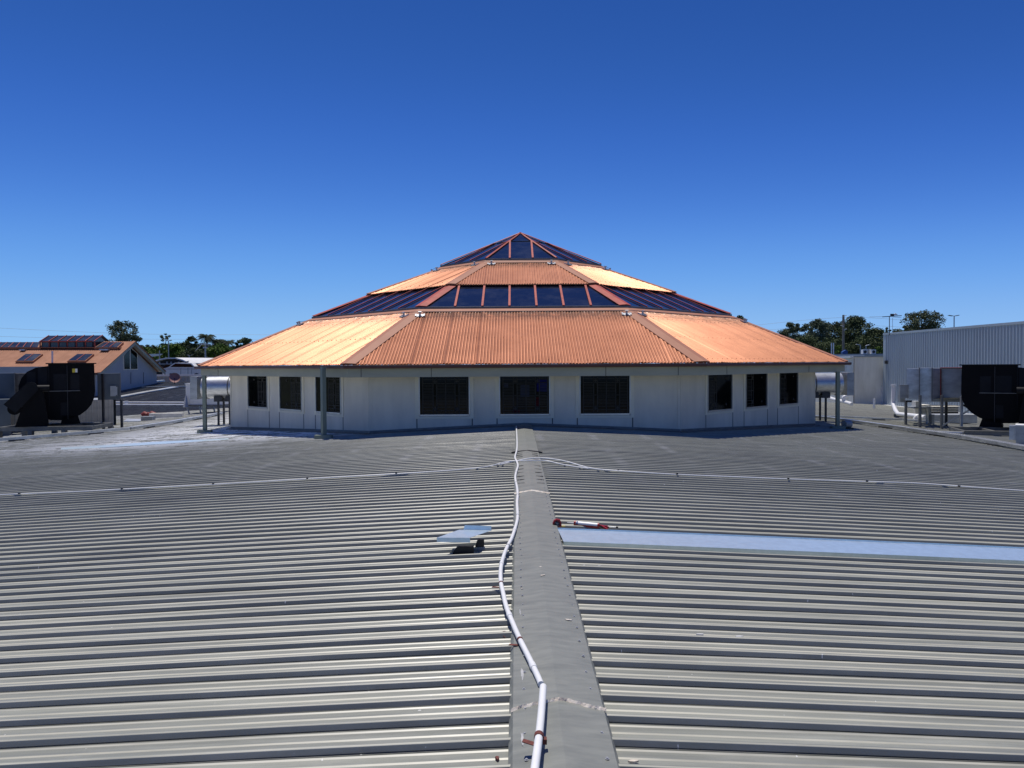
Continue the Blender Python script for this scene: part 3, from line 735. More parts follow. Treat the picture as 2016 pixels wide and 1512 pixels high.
for (px0, px1, pyb, yy) in ((889, 932.5, 1076.5, 6.24), (936, 953, 1063, 6.36)):
    A_ = P(px0, pyb, yy); B_ = P(px1, pyb, yy); hh = 1.392 + A_.z; wd_ = (B_.x - A_.x) / 2
    q.prism([(-wd_*1.1, hh), (-wd_*.8, hh*.35), (-wd_*.45, .003), (wd_*.9, 0), (wd_, .012), (wd_, hh)], ((A_.x + B_.x)/2, yy, A_.z), (1, 0, 0), (0, 0, 1), (0, 0.03, 0))
q.build('shadow_fold', M['blackplastic'], t)  # fold under the plate, blackened to carry the shadow beneath
# tape measure
p = G(1097, 1037.5, 0.03); t = thing('tape_measure', tuple(p), 'red and black tape measure beside the ridge capping at the end of the flashing', 'tape measure')
pl = [(-.040, 0), (.040, 0), (.040, .035), (.028, .062), (-.004, .070), (-.030, .058), (-.042, .030)]
MB().prism(pl, p + Vector((0, 0, .002)), (1, 0, 0), (0, 0, 1), (0, 0.035, 0)).build('case', M['red'], t)
MB().prism([(-.028, .012), (.020, .010), (.024, .040), (-.004, .056), (-.026, .040)], p + Vector((0, -.002, 0)), (1, 0, 0), (0, 0, 1), (0, 0.003, 0)).build('grip', M['blackplastic'], t)
tl = MB()
for (u0, z0_, u1, z1_) in ((-.016, .040, .012, .036), (-.010, .034, -.002, .028), (.004, .036, .006, .020), (-.002, .018, .010, .016)):
    tl.bar(p + Vector((u0, -.0035, z0_)), p + Vector((u1, -.0035, z1_)), .002, .004, (0, 1, 0))
tl.build('case_marking', M['white'], t)
MB().box(p.x + .04, p.x + .075, p.y + .01, p.y + .03, p.z + .003, p.z + .006).build('tape_end', M['yellow'], t)
# caulking gun with cartridge
g0 = G(1132, 1030, 0.045); g1 = G(1178, 1034.5, 0.045); dx = (g1 - g0).normalized()
t = thing('caulking_gun', tuple(g0), 'red caulking gun holding a white sealant cartridge, on the ribs right of the tape measure', 'caulking gun')
tb_ = MB().tube([g0 + dx*0.012, g1 - dx*0.006], 0.021, 14); smooth_angle(tb_.build('cartridge', M['pvc'], t), 40)
MB().tube([g0 + dx*0.016, g0 + dx*0.03], 0.0215, 14).build('cartridge_band', M['blue'], t)
MB().tube([g0 - dx*0.075, g0 - dx*0.01], 0.0035, 8, r1=0.007).build('nozzle', M['pvc'], t)
cr = MB(); cr.tube([g0 - dx*0.008, g0 + dx*0.010], 0.024, 14); cr.tube([g1 - dx*0.006, g1 + dx*0.008], 0.024, 14)
n_ = Vector((0, -1, 0)); cr.bar(g0 + n_*.018 + Vector((0, 0, -.014)), g1 + n_*.018 + Vector((0, 0, -.014)), .008, .018)
cr.build('cradle', M['red'], t)
hd = MB(); hd.bar(g1 + dx*.008, g1 + dx*.10 + Vector((0, 0, -.006)), .02, .016); hd.bar(g1 + dx*.03 + Vector((0, -.01, 0)), g1 + dx*.075 + Vector((0, -.075, -.012)), .014, .014)
hd.build('handle', M['red'], t); MB().bar(g1 + dx*.02 + Vector((0, -.01, -.008)), g1 + dx*.062 + Vector((0, -.05, -.012)), .012, .012).build('trigger', M['blackplastic'], t)
MB().tube([g1 + dx*.09, g1 + dx*.18], 0.004, 8).build('plunger_rod', M['galv'], t); MB().tube([g1 + dx*.165, g1 + dx*.185], 0.009, 8).build('rod_end', M['blackplastic'], t)
# little bits of litter
for i, (px, py, rx, ry, m, lb) in enumerate(((1121, 1117, .020, .010, 'white', 'crumpled white scrap against the right edge of the capping'), (1150, 1114, .012, .006, 'white', 'small white chip on a rib near the right edge of the capping'), (1180, 1115, .012, .005, 'white', 'pale flake furthest from the capping, in the row of three'),
        (979, 1494, .010, .014, 'rust', 'rusty bracket scrap in the pan left of the near pipe'), (1455, 1254, .030, .008, 'white', 'pale smear on a pan of the right slope'), (1378, 1250, .022, .006, 'white', 'thin pale smear on the right slope, left of the larger smear'),
        (1246, 1500, .022, .008, 'sealant', 'dried sealant smear on the rib beside the near end of the capping'))):
    p = G(px, py, 0.004); rr = random.Random(i); poly = []
    for j in range(9):
        tt = 2*math.pi*j/9; qq = rr.uniform(.6, 1.15); poly.append((math.cos(tt)*rx*qq, math.sin(tt)*ry*qq))
    MB().prism(poly[::-1], p + Vector((0, 0, .006)), (1, 0, 0), (0, 1, 0), (0, 0, -.007)).build('scrap', M[m], None, lb, 'litter')
wp = [G(986, 1246, .015), G(992, 1243, .02), G(999, 1245, .02), G(1001, 1249, .014), G(995, 1252, .012), G(989, 1250, .01), G(986, 1247, .012), G(991, 1252, .014), G(995, 1255, .01)]
MB().tube(smoothpath(wp, 4), 0.0022, 6).build('bent_strap', M['rust'], None, 'bent rusty strap lying in the pan left of the wavy pipe', 'strap')

# bluish flashing strip on the far left of the roof
bs = MB(); pts_a = [(120, 881), (200, 876.5), (300, 870), (450, 862.5)]; pts_b = [(120, 885), (200, 881), (300, 875), (450, 865)]
ups = [G(x, y, .036) for x, y in pts_a]; dns = [G(x, y, .036) for x, y in pts_b]
for i in range(3): bs.slab(dns[i], dns[i+1], ups[i+1], ups[i], 0.004)
bs.build('metal_flashing', M['galv_new'], None, 'pale blue-grey flat flashing strip on the far left of the roof, before the cable tray', 'flashing')

# ------------------------------------------------------------------ cable trays and pipes
def tray(pts, wdt, name, label, cat, group=None, h=0.12, lift=0.05, m='galv', blocks=1.6, holes=False):
    pts = [Vector(p) for p in pts]; t = thing(name, tuple(pts[0]), label, cat, group)
    b = MB()
    for a, c in zip(pts, pts[1:]):
        up = Vector((0, 0, lift + h/2)); b.bar(a + up, c + up, wdt, h)
    b.build('tray', M[m], t)
    tot = 0
    for a, c in zip(pts, pts[1:]):
        L = (c - a).length; n = int(L / blocks)
        for i in range(n):
            p = a + (c - a) * ((i + .5) / max(n, 1)); d = (c - a).normalized(); s_ = d.cross(Vector((0, 0, 1)))
            MB().obox(p + Vector((0, 0, lift/2 - .01)), d*0.22 * (1 if blocks > 1 else .3), s_*(wdt*0.62), (0, 0, lift/2 + .012)).build('support_block', M['steel_dark'], t)
    if holes:
        hb = MB()
        for a, c in zip(pts, pts[1:]):
            L = (c - a).length; n = int(L / 0.09); d = (c - a).normalized(); s_ = d.cross(Vector((0, 0, 1)))
            for i in range(n):
                p = a + d * (i + .5) * 0.09 + Vector((0, 0, lift + h + .001))
                for q in (-.6, -.2, .2, .6): hb.obox(p + s_*q*wdt/2 + d*(0.02 if q in (-.6, .2) else -.02), d*.016, s_*wdt*.06, (0, 0, .001))
        hb.build('perforation', M['steel'], t)
    return t
tray([G(-60, 877.5), G(120, 862), G(255, 850), G(330, 838), G(407, 824), G(440, 817)], 0.16, 'cable_tray', 'white-topped cable tray running from the left fan platform to the left exhaust duct', 'cable tray', h=.09, lift=.07)
tray([G(1602, 826), G(1640, 829.5), G(1700, 838), G(1790, 851)], 0.16, 'cable_tray', 'plain silver cable tray leading from the right eave post', 'cable tray', h=.08, lift=.07)
tray([G(1790, 851.5), G(1900, 868), G(2030, 892)], 0.22, 'perforated_tray', 'wide perforated silver cable tray at the right edge of the roof', 'cable tray', h=.08, lift=.07, holes=True)
tray([G(1605, 823), G(1680, 826), G(1780, 831), G(1850, 836)], 0.10, 'cable_tray', 'narrow cable tray running behind to the feet of the galvanised ducts', 'cable tray', h=.06, lift=.06)
tray([G(1800, 853), G(1900, 856), G(2030, 861)], 0.08, 'conduit_run', 'thin white conduit run in front of the right fan platform', 'pipe', h=.05, lift=.04, m='pvc')

# ------------------------------------------------------------------ centrifugal fans
def fan(origin, ex, ez, label, lab_sticker=True, scale=1.0, mirror=1, thick=1.15, hs=1.0):
    """origin: bottom centre of casing; ex: unit vector along the scroll plane; normal towards the viewer"""
    ex = Vector(ex).normalized() * mirror; ey = Vector((0, 0, 1)); nrm = Vector(ez).normalized()
    o = Vector(origin); t = thing('centrifugal_fan', tuple(o), label, 'fan', 'black centrifugal fans on the roof')
    S = scale
    k = 1 / 57.2
    def q(px, py): return ((px - 115) * k * S * hs, (838 - py) * k * S)
    out = [(97, 717), (190, 717), (191, 772), (189, 786), (183, 800), (173, 811), (160, 820), (143, 827), (122, 830), (100, 829), (78, 822), (60, 811), (46, 795), (39, 777), (39, 760), (45, 745), (56, 733), (73, 725), (97, 722)]
    o = o - nrm*thick/2; body = MB().prism([q(*p) for p in out], o - nrm*thick/2, ex, ey, nrm*thick); bo = body.build('scroll_casing', M['black'], t)
    def patch(x0, x1, y0, y1, m, name, off=0.006, th=0.02):
        a = q(x0, y1); b = q(x1, y0)
        return MB().prism([(a[0], a[1]), (b[0], a[1]), (b[0], b[1]), (a[0], b[1])], o + nrm*(thick/2 + off - th), ex, ey, nrm*th).build(name, M[m], t)
    # flange round the outlet and rims
    rim = MB()
    a = q(95, 718); b = q(192, 718)
    rim.prism([(a[0]-.04, a[1]), (b[0]+.04, a[1]), (b[0]+.04, a[1]+.035), (a[0]-.04, a[1]+.035)], o - nrm*(thick/2 + .05), ex, ey, nrm*(thick + .1)); rim.build('outlet_flange', M['black_lit'], t)
    for (x0, x1, y0, y1) in ((107, 133, 738, 771), (141, 159, 739, 771), (55, 72, 733, 765), (77, 95, 724, 760), (120, 133, 795, 820)): patch(x0, x1, y0, y1, 'black_lit', 'stiffener_panel')
    seam = patch(74, 160, 771, 772.3, 'steel', 'seam_angle', 0.05, 0.06); patch(134, 135, 720, 828, 'steel_dark', 'seam_angle', .03, .03); patch(97, 98.5, 720, 800, 'black_lit', 'seam_angle', .03, .03)
    if lab_sticker:
        patch(145, 151, 727.5, 735, 'yellow', 'warning_sticker', .01, .01); patch(151, 155.5, 727.5, 735, 'white', 'warning_sticker', .01, .01)
    # bearing pedestal
    base = [(32, 838), (97, 838), (88, 775), (76, 762), (62, 768), (50, 790)]
    MB().prism([q(*p) for p in base], o + nrm*(thick/2 + .04), ex, ey, nrm*0.55).build('bearing_pedestal', M['black'], t)
    f2 = [(120, 838), (160, 838), (155, 822), (125, 822)]
    MB().prism([q(*p) for p in f2], o - nrm*thick/2, ex, ey, nrm*thick).build('casing_foot', M['black'], t)
    # shaft, belt guard, motor
    cc = q(72, 765); c3 = o + ex*cc[0] + ey*cc[1]; e3 = q(98, 765); 
    MB().tube([o + ex*q(74, 765)[0] + ey*q(74, 765)[1] + nrm*(thick/2 + .45), o + ex*q(99, 765)[0] + ey*q(99, 765)[1] + nrm*(thick/2 + .45)], 0.11*S, 16).build('shaft_cover', M['black_lit'], t)
    g = []
    A_, B_ = q(64, 764), q(28, 798); ang = math.atan2(B_[1]-A_[1], B_[0]-A_[0])
    for i in range(13): th = ang - math.pi/2 - math.pi * i/12; g.append((A_[0] + .20*S*math.cos(th), A_[1] + .20*S*math.sin(th)))
    for (dx_, dy_) in ((.22, 0.0), (.25, 0.0)): pass
    ca, sa = math.cos(ang), math.sin(ang)
    for (l_, w_) in ((0.12, .27), (0.12, -.27)): g.append((B_[0] + l_*ca - w_*sa*-1*-1, B_[1] + l_*sa + w_*ca))
    g2 = g[:13] + [(B_[0] + .10*ca + .22*S*math.cos(ang + math.pi/2), B_[1] + .10*sa + .22*S*math.sin(ang + math.pi/2)), (B_[0] + .10*ca + .22*S*math.cos(ang - math.pi/2), B_[1] + .10*sa + .22*S*math.sin(ang - math.pi/2))]
    MB().prism(g2, o + nrm*(thick/2 + .60), ex, ey, nrm*0.16).build('belt_guard', M['black_lit'], t)
    mo = q(32, 803); MB().tube([o + ex*mo[0] + ey*mo[1] + nrm*(thick/2 + .05), o + ex*mo[0] + ey*mo[1] + nrm*(thick/2 + .62)], 0.2*S, 16).build('motor', M['black'], t)
    return t
def platform(o, ex, ey, L, D, z0, zt, label, group):
    t = thing('fan_platform', (o[0], o[1], z0), label, 'platform', group)
    o = Vector(o); ex = Vector(ex).normalized(); ey = Vector(ey).normalized()
    fr = MB(); zc = zt - 0.07
    for s_ in (-1, 1):
        fr.obox(Vector((o.x, o.y, zc)) + ey*s_*D/2, ex*L/2, ey*0.035, (0, 0, 0.07))
        fr.obox(Vector((o.x, o.y, zt - .004)) + ey*(s_*D/2), ex*(L/2 + .02), ey*0.075, (0, 0, 0.006))
    for q_ in (-.5, -.17, .17, .5): fr.obox(Vector((o.x, o.y, zc)) + ex*q_*(L - .08), ex*0.035, ey*(D/2 - .04), (0, 0, 0.06))
    fr.build('beam_frame', M['steel'], t)
    for q_ in (-.48, -.15, .2, .48):
        for s_ in (-1, 1):
            c = Vector((o.x, o.y, 0)) + ex*q_*L + ey*s_*D/2; zb = zr(c.x, c.y) + .0
            MB().box(c.x - .07, c.x + .07, c.y - .07, c.y + .07, zb, zt - .14).build('stub_leg', M['steel'], t)
    return t
# left fan
FY = 26.6
pf = P(112, 836, FY); zt = pf.z
platform((P(112, 840, FY).x, FY, 0), (1, 0.10, 0), (-0.10, 1, 0), 3.05, 1.6, zr(pf.x), zt, 'low grey steel platform under the left black fan', 'fan platforms')
fan((P(115, 838, FY).x, FY, zt + .005), (.86, .51, 0), (.51, -.86, 0), 'large black centrifugal fan with belt guard and yellow sticker, on the left', True, 1.0, 1, 1.15, .86)
# right fan, turned so its curved back shows
FY2 = 23.9; c = P(1962, 840, FY2); ztr = P(1960, 845, FY2).z
platform((P(1975, 850, FY2).x, FY2, 0), (1, -0.25, 0), (0.25, 1, 0), 2.6, 1.5, zr(c.x), ztr, 'grey steel platform under the right black fan', 'fan platforms')
ang = R(-33)
fan((c.x + .62, FY2 + .5, ztr + .005), (math.cos(ang), math.sin(ang), 0), (math.sin(ang), -math.cos(ang), 0), 'large black centrifugal fan at the right edge, in front of the grey cladding', False, 0.94, -1, 1.05)

# ducts and screens round the left fan
def facing(px0, px1, py0, py1, Y, depth, m, name, parent=None, label=None, cat=None, ang=0.0, **kw):
    """box whose front is turned square to the line of sight, spanning the given lines of sight at distance Y"""
    c = P((px0 + px1)/2, (py0 + py1)/2, Y); h = Vector((c.x, c.y, 0)).normalized(); h = Matrix.Rotation(R(ang), 3, 'Z') @ h
    a = PL(px0, (py0 + py1)/2, c, h); b = PL(px1, (py0 + py1)/2, c, h); z0 = P((px0+px1)/2, py1, Y).z; z1 = P((px0+px1)/2, py0, Y).z
    v = [(a.x, a.y), (b.x, b.y), (b.x + h.x*depth, b.y + h.y*depth), (a.x + h.x*depth, a.y + h.y*depth)]
    vs = [(x, y, z0) for x, y in v] + [(x, y, z1) for x, y in v]
    return MB().add(vs, [(0,3,2,1),(4,5,6,7),(0,1,5,4),(1,2,6,5),(2,3,7,6),(3,0,4,7)]).build(name, M[m], parent, label, cat, **kw)
def ductbox(name, px0, px1, py0, py1, Y, depth, m, label, cat, legs=(), panel=None, group=None, legm='steel_dark'):
    a = P(px0, py1, Y); b = P(px1, py0, Y)
    t = thing(name, ((a.x + b.x)/2, Y, a.z), label, cat, group)
    facing(px0, px1, py0, py1, Y, depth, m, 'duct_body', t)
    for x in (px0, px1): facing(x - 1, x + 1, py0 - 1, py1 + 1, Y - .03, .12, 'steel', 'duct_flange', t)
    if panel:
        facing(panel[0], panel[1], panel[2], panel[3], Y - .06, .02, 'galv_dull', 'access_panel', t)
        for x in (panel[0] + 1.5, panel[1] - 1.5):
            for y in (panel[2] + 1, panel[3] - 1): facing(x - 1, x + 1, y - .8, y + .8, Y - .085, .015, 'steel_dark', 'latch', t)
    for (lx, ly, lt) in legs:
        p = P(lx, lt, ly); MB().box(p.x - .035, p.x + .035, ly - .035, ly + .035, zr(p.x, ly), p.z).build('leg', M[legm], t)
        MB().box(p.x - .12, p.x + .12, ly - .1, ly + .1, zr(p.x, ly), zr(p.x, ly) + .06).build('foot_block', M['steel_dark'], t)
    return t
ductbox('duct_box', 193, 237, 735, 787, 28.2, 1.0, 'blue_grey', 'blue-grey square duct with small access panel, right of the left fan', 'duct', ((202, 27.9, 735), (239, 28.0, 787)), (217, 231, 760, 780))
ductbox('duct_box', -60, 29, 735, 786, 28.4, 1.2, 'blue_grey', 'blue-grey square duct at the left edge, behind the belt guard', 'duct')
ductbox('duct_stub', 30, 60, 735, 775, 28.6, 0.9, 'timber', 'brown rusty duct section behind the top left of the left fan', 'duct')
def ribbed_wall(p0, p1, z0, z1, pitch, dep, m, name, parent=None, **kw):
    p0, p1 = Vector(p0), Vector(p1); L = (p1 - p0).length; d = (p1 - p0).normalized(); nn = Vector((d.y, -d.x, 0)); n = int(L / pitch); vs = []; us_ = []
    for i in range(n):
        for (f, h) in ((0, 0), (.12, 1), (.38, 1), (.5, 0)): us_.append(((i + f) * pitch, h * dep))
    us_.append((n * pitch, 0))
    for (u, h) in us_: q = p0 + d*u + nn*h; vs += [(q.x, q.y, z0), (q.x, q.y, z1)]
    fs = [(2*i, 2*i+2, 2*i+3, 2*i+1) for i in range(len(us_)-1)]
    return MB().add(vs, fs).build(name, M[m], parent, **kw)
y_ = 30.0; c_ = P(84, 805, y_); h_ = Vector((c_.x, c_.y, 0)).normalized(); a = PL(-60, 786, c_, h_); b = PL(228, 786, c_, h_)
t = thing('plant_enclosure', ((a.x+b.x)/2, (a.y+b.y)/2, zr(b.x)), 'low ribbed grey plant enclosure behind the left fan and its ducts', 'enclosure')
zt_ = P(228, 786, b.y).z
ribbed_wall((a.x, a.y, 0), (b.x, b.y, 0), zr(a.x) - .05, zt_, 0.2, 0.03, 'ribwall2', 'cladding', t)
q = h_ * 2.0
MB().add([(a.x, a.y, -3.4), (b.x, b.y, -3.4), (b.x+q.x, b.y+q.y, -3.4), (a.x+q.x, a.y+q.y, -3.4), (a.x, a.y, zt_), (b.x, b.y, zt_), (b.x+q.x, b.y+q.y, zt_), (a.x+q.x, a.y+q.y, zt_)], [(4,5,6,7),(1,2,6,5),(2,3,7,6)]).build('enclosure_body', M['galv_dull'], t)
facing(-60, 21, 787, 862, 27.6, 1.0, 'blue_grey', 'duct_plenum', None, 'dark blue-grey plenum box standing at the left edge beside the fan', 'plenum')
# narrow flashing pieces lying about (left)
def lying(pxs, z, name, m, label, cat, th=.05, **kw):
    pts = [G(x, y, z) for x, y in pxs]; return MB().slab(pts[0], pts[1], pts[2], pts[3], th).build(name, M[m], None, label, cat, **kw)
lying([(243, 829), (277, 829), (277, 824.5), (250, 824.5)], .06, 'metal_sheet', 'galv', 'short bright metal sheet lying on the roof beside the red bag', 'metal sheet')
p = G(290, 829, 0.0); MB().box(p.x - .28, p.x + .22, p.y, p.y + .3, p.z, p.z + .2).build('metal_box', M['galv_dull'], None, 'small grey open box in front of the red bag on the left roof', 'box')
p = G(293, 824, 0.0); rr = random.Random(5)
bag = MB()
for (dx_, r_) in ((-.17, .14), (.0, .11), (.17, .15)): bag.tube([(p.x + dx_ - .09, p.y, p.z + .14), (p.x + dx_ - .03, p.y, p.z + .17 + r_*.3), (p.x + dx_ + .09, p.y, p.z + .15)], r_, 10)
smooth_angle(bag.build('tool_bag', M['redoxide'], None, 'small lumpy dark red bag lying behind the grey box on the left roof', 'bag'), 60)
p = G(345, 822, 0); q = G(313, 822, 0)
MB().box(q.x, p.x + .3, p.y, p.y + .25, p.z - .05, p.z + .2).build('roof_curb', M['concrete'], None, 'long low grey-green curb on the left roof, left of the white cooler', 'curb')

# white cooler unit
y_ = 38.0; a = P(366, 797, y_); b = P(437, 755, y_)
t = thing('evaporative_cooler', ((a.x+b.x)/2, y_, a.z), 'white boxy rooftop cooling unit on short splayed legs, left of the round duct', 'cooling unit')
MB().box(a.x, b.x, y_, y_ + 1.5, a.z, b.z).build('cabinet', M['white'], t); MB().box(a.x - .03, b.x + .03, y_ - .03, y_ + 1.53, b.z - .03, b.z + .02).build('lid', M['white'], t)
MB().box(a.x + .55, a.x + 1.1, y_ - .02, y_ - .001, b.z - .36, b.z - .28).build('vent_slot', M['blackplastic'], t)
MB().box(a.x - .02, b.x, y_ - .04, y_ + 1.5, a.z - .08, a.z - .001).build('base_rail', M['steel'], t)
for fx_ in (.1, .5, .95):
    x = a.x + (b.x - a.x)*fx_; zb = P(366, 808, y_).z
    for dy in (0, 1.4): MB().bar((x - .12, y_ + dy, a.z - .08), (x + .02, y_ + dy, min(zb, zr(x, y_) + .3) - .35), .08, .05).build('leg', M['galv_dull'], t)
MB().slab((a.x - .02, y_ - .3, a.z - .1), (a.x + .25, y_ - .3, a.z - .1), (a.x + .05, y_ - .02, a.z + .45), (a.x - .02, y_ - .02, a.z + .45), .02).build('corner_bracket', M['galv_dull'], t)

# ------------------------------------------------------------------ rear left roof, with pipes
def plane_pt(px, py, p0, n): return PL(px, py, p0, n)
rl = thing('rear_ribbed_roof', (-20, 48, -3), 'dark ribbed roof slope rising behind the left fan towards the gabled house', 'roof')
ZA, ZB, YA, YB = -2.62, -1.22, 40.5, 60.0
mb = MB(); vs = []; fs = []; SK = 0.22; n = 150
def rlz(y): return ZA + (ZB - ZA) * (y - YA) / (YB - YA)
for i in range(n):
    for (f, h) in ((0, 0), (.08, .045), (.22, .045), (.30, 0)):
        y0 = YA - 2 + (i + f) * 0.24
        for x in (-48, -38, -30, -24, -18, -13): 
            y = min(max(y0 + SK * (x + 30), YA), YB); vs.append((x, y, rlz(y) + h))
m_ = n * 4
for i in range(m_ - 1):
    for j in range(5): a = i*6 + j; fs.append((a, a+1, a+7, a+6))
mb.add(vs, fs).build('roof_sheeting', M['roof_dark'], rl)
MB().box(-54, -10.6, YB - .1, YB, -7, ZB - .02).build('building_wall', M['housewall'], rl)
NRL = Vector((0, -(ZB - ZA), YB - YA)); PRL = Vector((-20, YA, ZA + .06))
def RLp(px, py): return PL(px, py, PRL, NRL)
def strip(pts, wdt, h, name, m, label, cat, group=None):
    b = MB(); pts = [Vector(p) for p in pts]
    for a, c in zip(pts, pts[1:]): b.bar(a + Vector((0, 0, h/2)), c + Vector((0, 0, h/2)), wdt, h)
    return b.build(name, M[m], None, label, cat, group)
strip([RLp(225, 768), RLp(265, 757.5), RLp(322, 751)], .35, .12, 'roof_flashing', 'galv', 'bright flashing strip rising to the corner of the gabled house', 'flashing')
strip([RLp(225, 784), RLp(290, 772), RLp(345, 763)], .5, .06, 'roof_flashing', 'galv', 'wide pale flashing strip slanting across the dark rear roof', 'flashing')
strip([RLp(280, 762.5), RLp(368, 761)], .25, .05, 'roof_flashing', 'galv', 'thin level flashing strip below the satellite dish', 'flashing')
strip([RLp(226, 759), RLp(277, 755)], .3, .16, 'roof_flashing', 'galv_dull', 'raised grey tray along the foot of the gable wall', 'cable tray')
for (py, lb) in ((792, 'upper of two parallel white pipes crossing the dark rear roof'), (796.5, 'lower of two parallel white pipes crossing the dark rear roof')):
    MB().tube([RLp(226, py), RLp(366, py + .5)], .045, 8).build('roof_pipe', M['pvc'], None, lb, 'pipe')
q = RLp(249, 796); smooth_angle(MB().tube([q, q + Vector((0, 0, .16)), q + Vector((0, 0, .2))], .09, 10, r1=.11).build('roof_vent', M['pvc'], None, 'small white vent cap standing between the two parallel pipes', 'vent'), 50)
# satellite dish
q = RLp(344, 756); t = thing('satellite_dish', tuple(q), 'faded red satellite dish standing in front of the ribbed parapet', 'satellite dish')
dn = Vector((0.45, -0.8, 0.4)).normalized(); e1 = dn.cross(Vector((0, 0, 1))).normalized(); e2 = e1.cross(dn) * -1
cd_ = P(344, 743.5, q.y); vs = [cd_ - dn*.12]; fs = []; NR, NA = 5, 24; Rr = .40
for i in range(1, NR + 1):
    rr_ = Rr * i / NR
    for j in range(NA): tt = 2*math.pi*j/NA; vs.append(cd_ - dn*.12*(1 - (i/NR)**2) + e1*rr_*math.cos(tt) + e2*rr_*math.sin(tt))
for j in range(NA): fs.append((0, 1 + j, 1 + (j+1) % NA))
for i in range(1, NR):
    for j in range(NA): a = 1 + (i-1)*NA + j; b = 1 + (i-1)*NA + (j+1) % NA; fs.append((a, a + NA, b + NA, b))
MB().add(vs, fs).build('reflector', M['dish'], t, smooth=True)
MB().tube([q, cd_ - dn*.12], .035, 8).build('mast', M['steel_dark'], t); MB().tube([cd_ - e2*Rr*.9, cd_ + dn*.45 - e2*.1], .018, 6).build('feed_arm', M['steel_dark'], t)
# ribbed parapet behind
y_ = 66.0; a = P(300, 757, y_); b = P(400, 740.5, y_)
t = thing('parapet_wall', ((a.x+b.x)/2, y_, -7), 'pale ribbed parapet with white top rail beyond the rear roof', 'parapet')
ribbed_wall((a.x, y_, 0), (b.x + 6, y_, 0), -7, b.z, .32, .06, 'ribwall2', 'cladding', t); MB().box(a.x, b.x + 6, y_ - .1, y_ + .15, b.z, b.z + .16).build('top_rail', M['white'], t)

# ------------------------------------------------------------------ gabled house on the left
XG = -27.0; YN, YR, YF = 50.0, 54.75, 59.5; ZE, ZRG = -0.36, 1.83
hs_ = thing('gabled_house', (-36, 54.7, -2), 'long gabled building with terracotta roof, ridge skylights and glazed gable end, on the left', 'building')
MB().add([(XG - .5, YN + .45, -7), (XG - .5, YF - .45, -7), (XG - .5, YF - .45, ZE), (XG - .5, YR, ZRG - .2), (XG - .5, YN + .45, ZE)], [(0, 1, 2, 3, 4)]).build('gable_wall', M['housewall'], hs_)
MB().quad((-62, YN + .45, -7), (XG - .5, YN + .45, -7), (XG - .5, YN + .45, ZE + .1), (-62, YN + .45, ZE + .1)).build('front_wall', M['housewall'], hs_)
for (ya_, nm) in ((YN, 'roof_slope'), (YF, 'roof_slope')):
    mb = MB(); vs = []; fs = []; x = -62.0; rowsx = []
    while x <= XG: rowsx.append(x); x += 0.038
    for i, x in enumerate(rowsx):
        h = (0.012, 0.0, -0.012, 0.0)[i % 4] + (.012 if (i // 20) % 1 == 0 and i % 20 == 0 else 0); vs += [(x, ya_, ZE + h), (x, YR, ZRG + h)]
    for i in range(len(rowsx) - 1):
        q = (2*i, 2*i+2, 2*i+3, 2*i+1); fs.append(q if ya_ < YR else q[::-1])
    mb.add(vs, fs).build(nm, M['terra_house'], hs_)
bg_ = MB()
for (ya_, m_) in ((YN, 'l'), (YF, 'r')):
    bg_.slab((XG - .02, ya_, ZE - .24), (XG - .02, ya_, ZE - .02), (XG - .02, YR, ZRG - .02), (XG - .02, YR, ZRG - .24), .05)
bg_.build('barge_board', M['fascia'], hs_)
bc = MB(); bc.slab((XG - .15, YN, ZE + .03), (XG + .05, YN, ZE + .03), (XG + .05, YR, ZRG + .03), (XG - .15, YR, ZRG + .03), .04); bc.slab((XG + .05, YF, ZE + .03), (XG - .15, YF, ZE + .03), (XG - .15, YR, ZRG + .03), (XG + .05, YR, ZRG + .03), .04)
bc.build('barge_capping', M['terra_house'], hs_)
sfh = MB(); sfh.quad((XG - .5, YN, ZE - .03), (XG, YN, ZE - .03), (XG, YR, ZRG - .05), (XG - .5, YR, ZRG - .05)); sfh.quad((XG, YF, ZE - .03), (XG - .5, YF, ZE - .03), (XG - .5, YR, ZRG - .05), (XG, YR, ZRG - .05)); sfh.build('soffit', M['soffit'], hs_)
MB().box(-62, XG, YN - .1, YN, ZE - .12, ZE + .01).build('gutter', M['gutter'], hs_)
def GW(px, py): return PL(px, py, (XG - .48, 0, 0), (1, 0, 0))
def gable_poly(pts, m, name, parent, off=.0):
    v = [GW(*p) + Vector((off, 0, 0)) for p in pts]; v2 = [p - Vector((.03, 0, 0)) for p in v]; n = len(v)
    return MB().add(v + v2, [tuple(range(n))] + [(i, i + n, (i+1) % n + n, (i+1) % n) for i in range(n)]).build(name, M[m], parent)
gwn = gable_poly([(242, 700), (257, 684), (271, 696), (271.5, 728), (243, 728)], 'trim', 'gable_window', hs_, .01)
gable_poly([(244, 700), (254.6, 689), (255, 726.5), (244.6, 726.5)], 'glass_dark', 'glass_pane', gwn, .03); gable_poly([(257, 686), (269, 696), (270, 726), (257.6, 726.5)], 'glass_dark', 'glass_pane', gwn, .03)
gj = MB()
for px in (257, 282):
    a = GW(px, 755.5); b = GW(px, 733 if px < 290 else 742); gj.bar(a + Vector((.025, 0, 0)), b + Vector((.025, 0, 0)), .03, .01, (0, 1, 0))
gj.build('panel_joint', M['groove'], hs_)
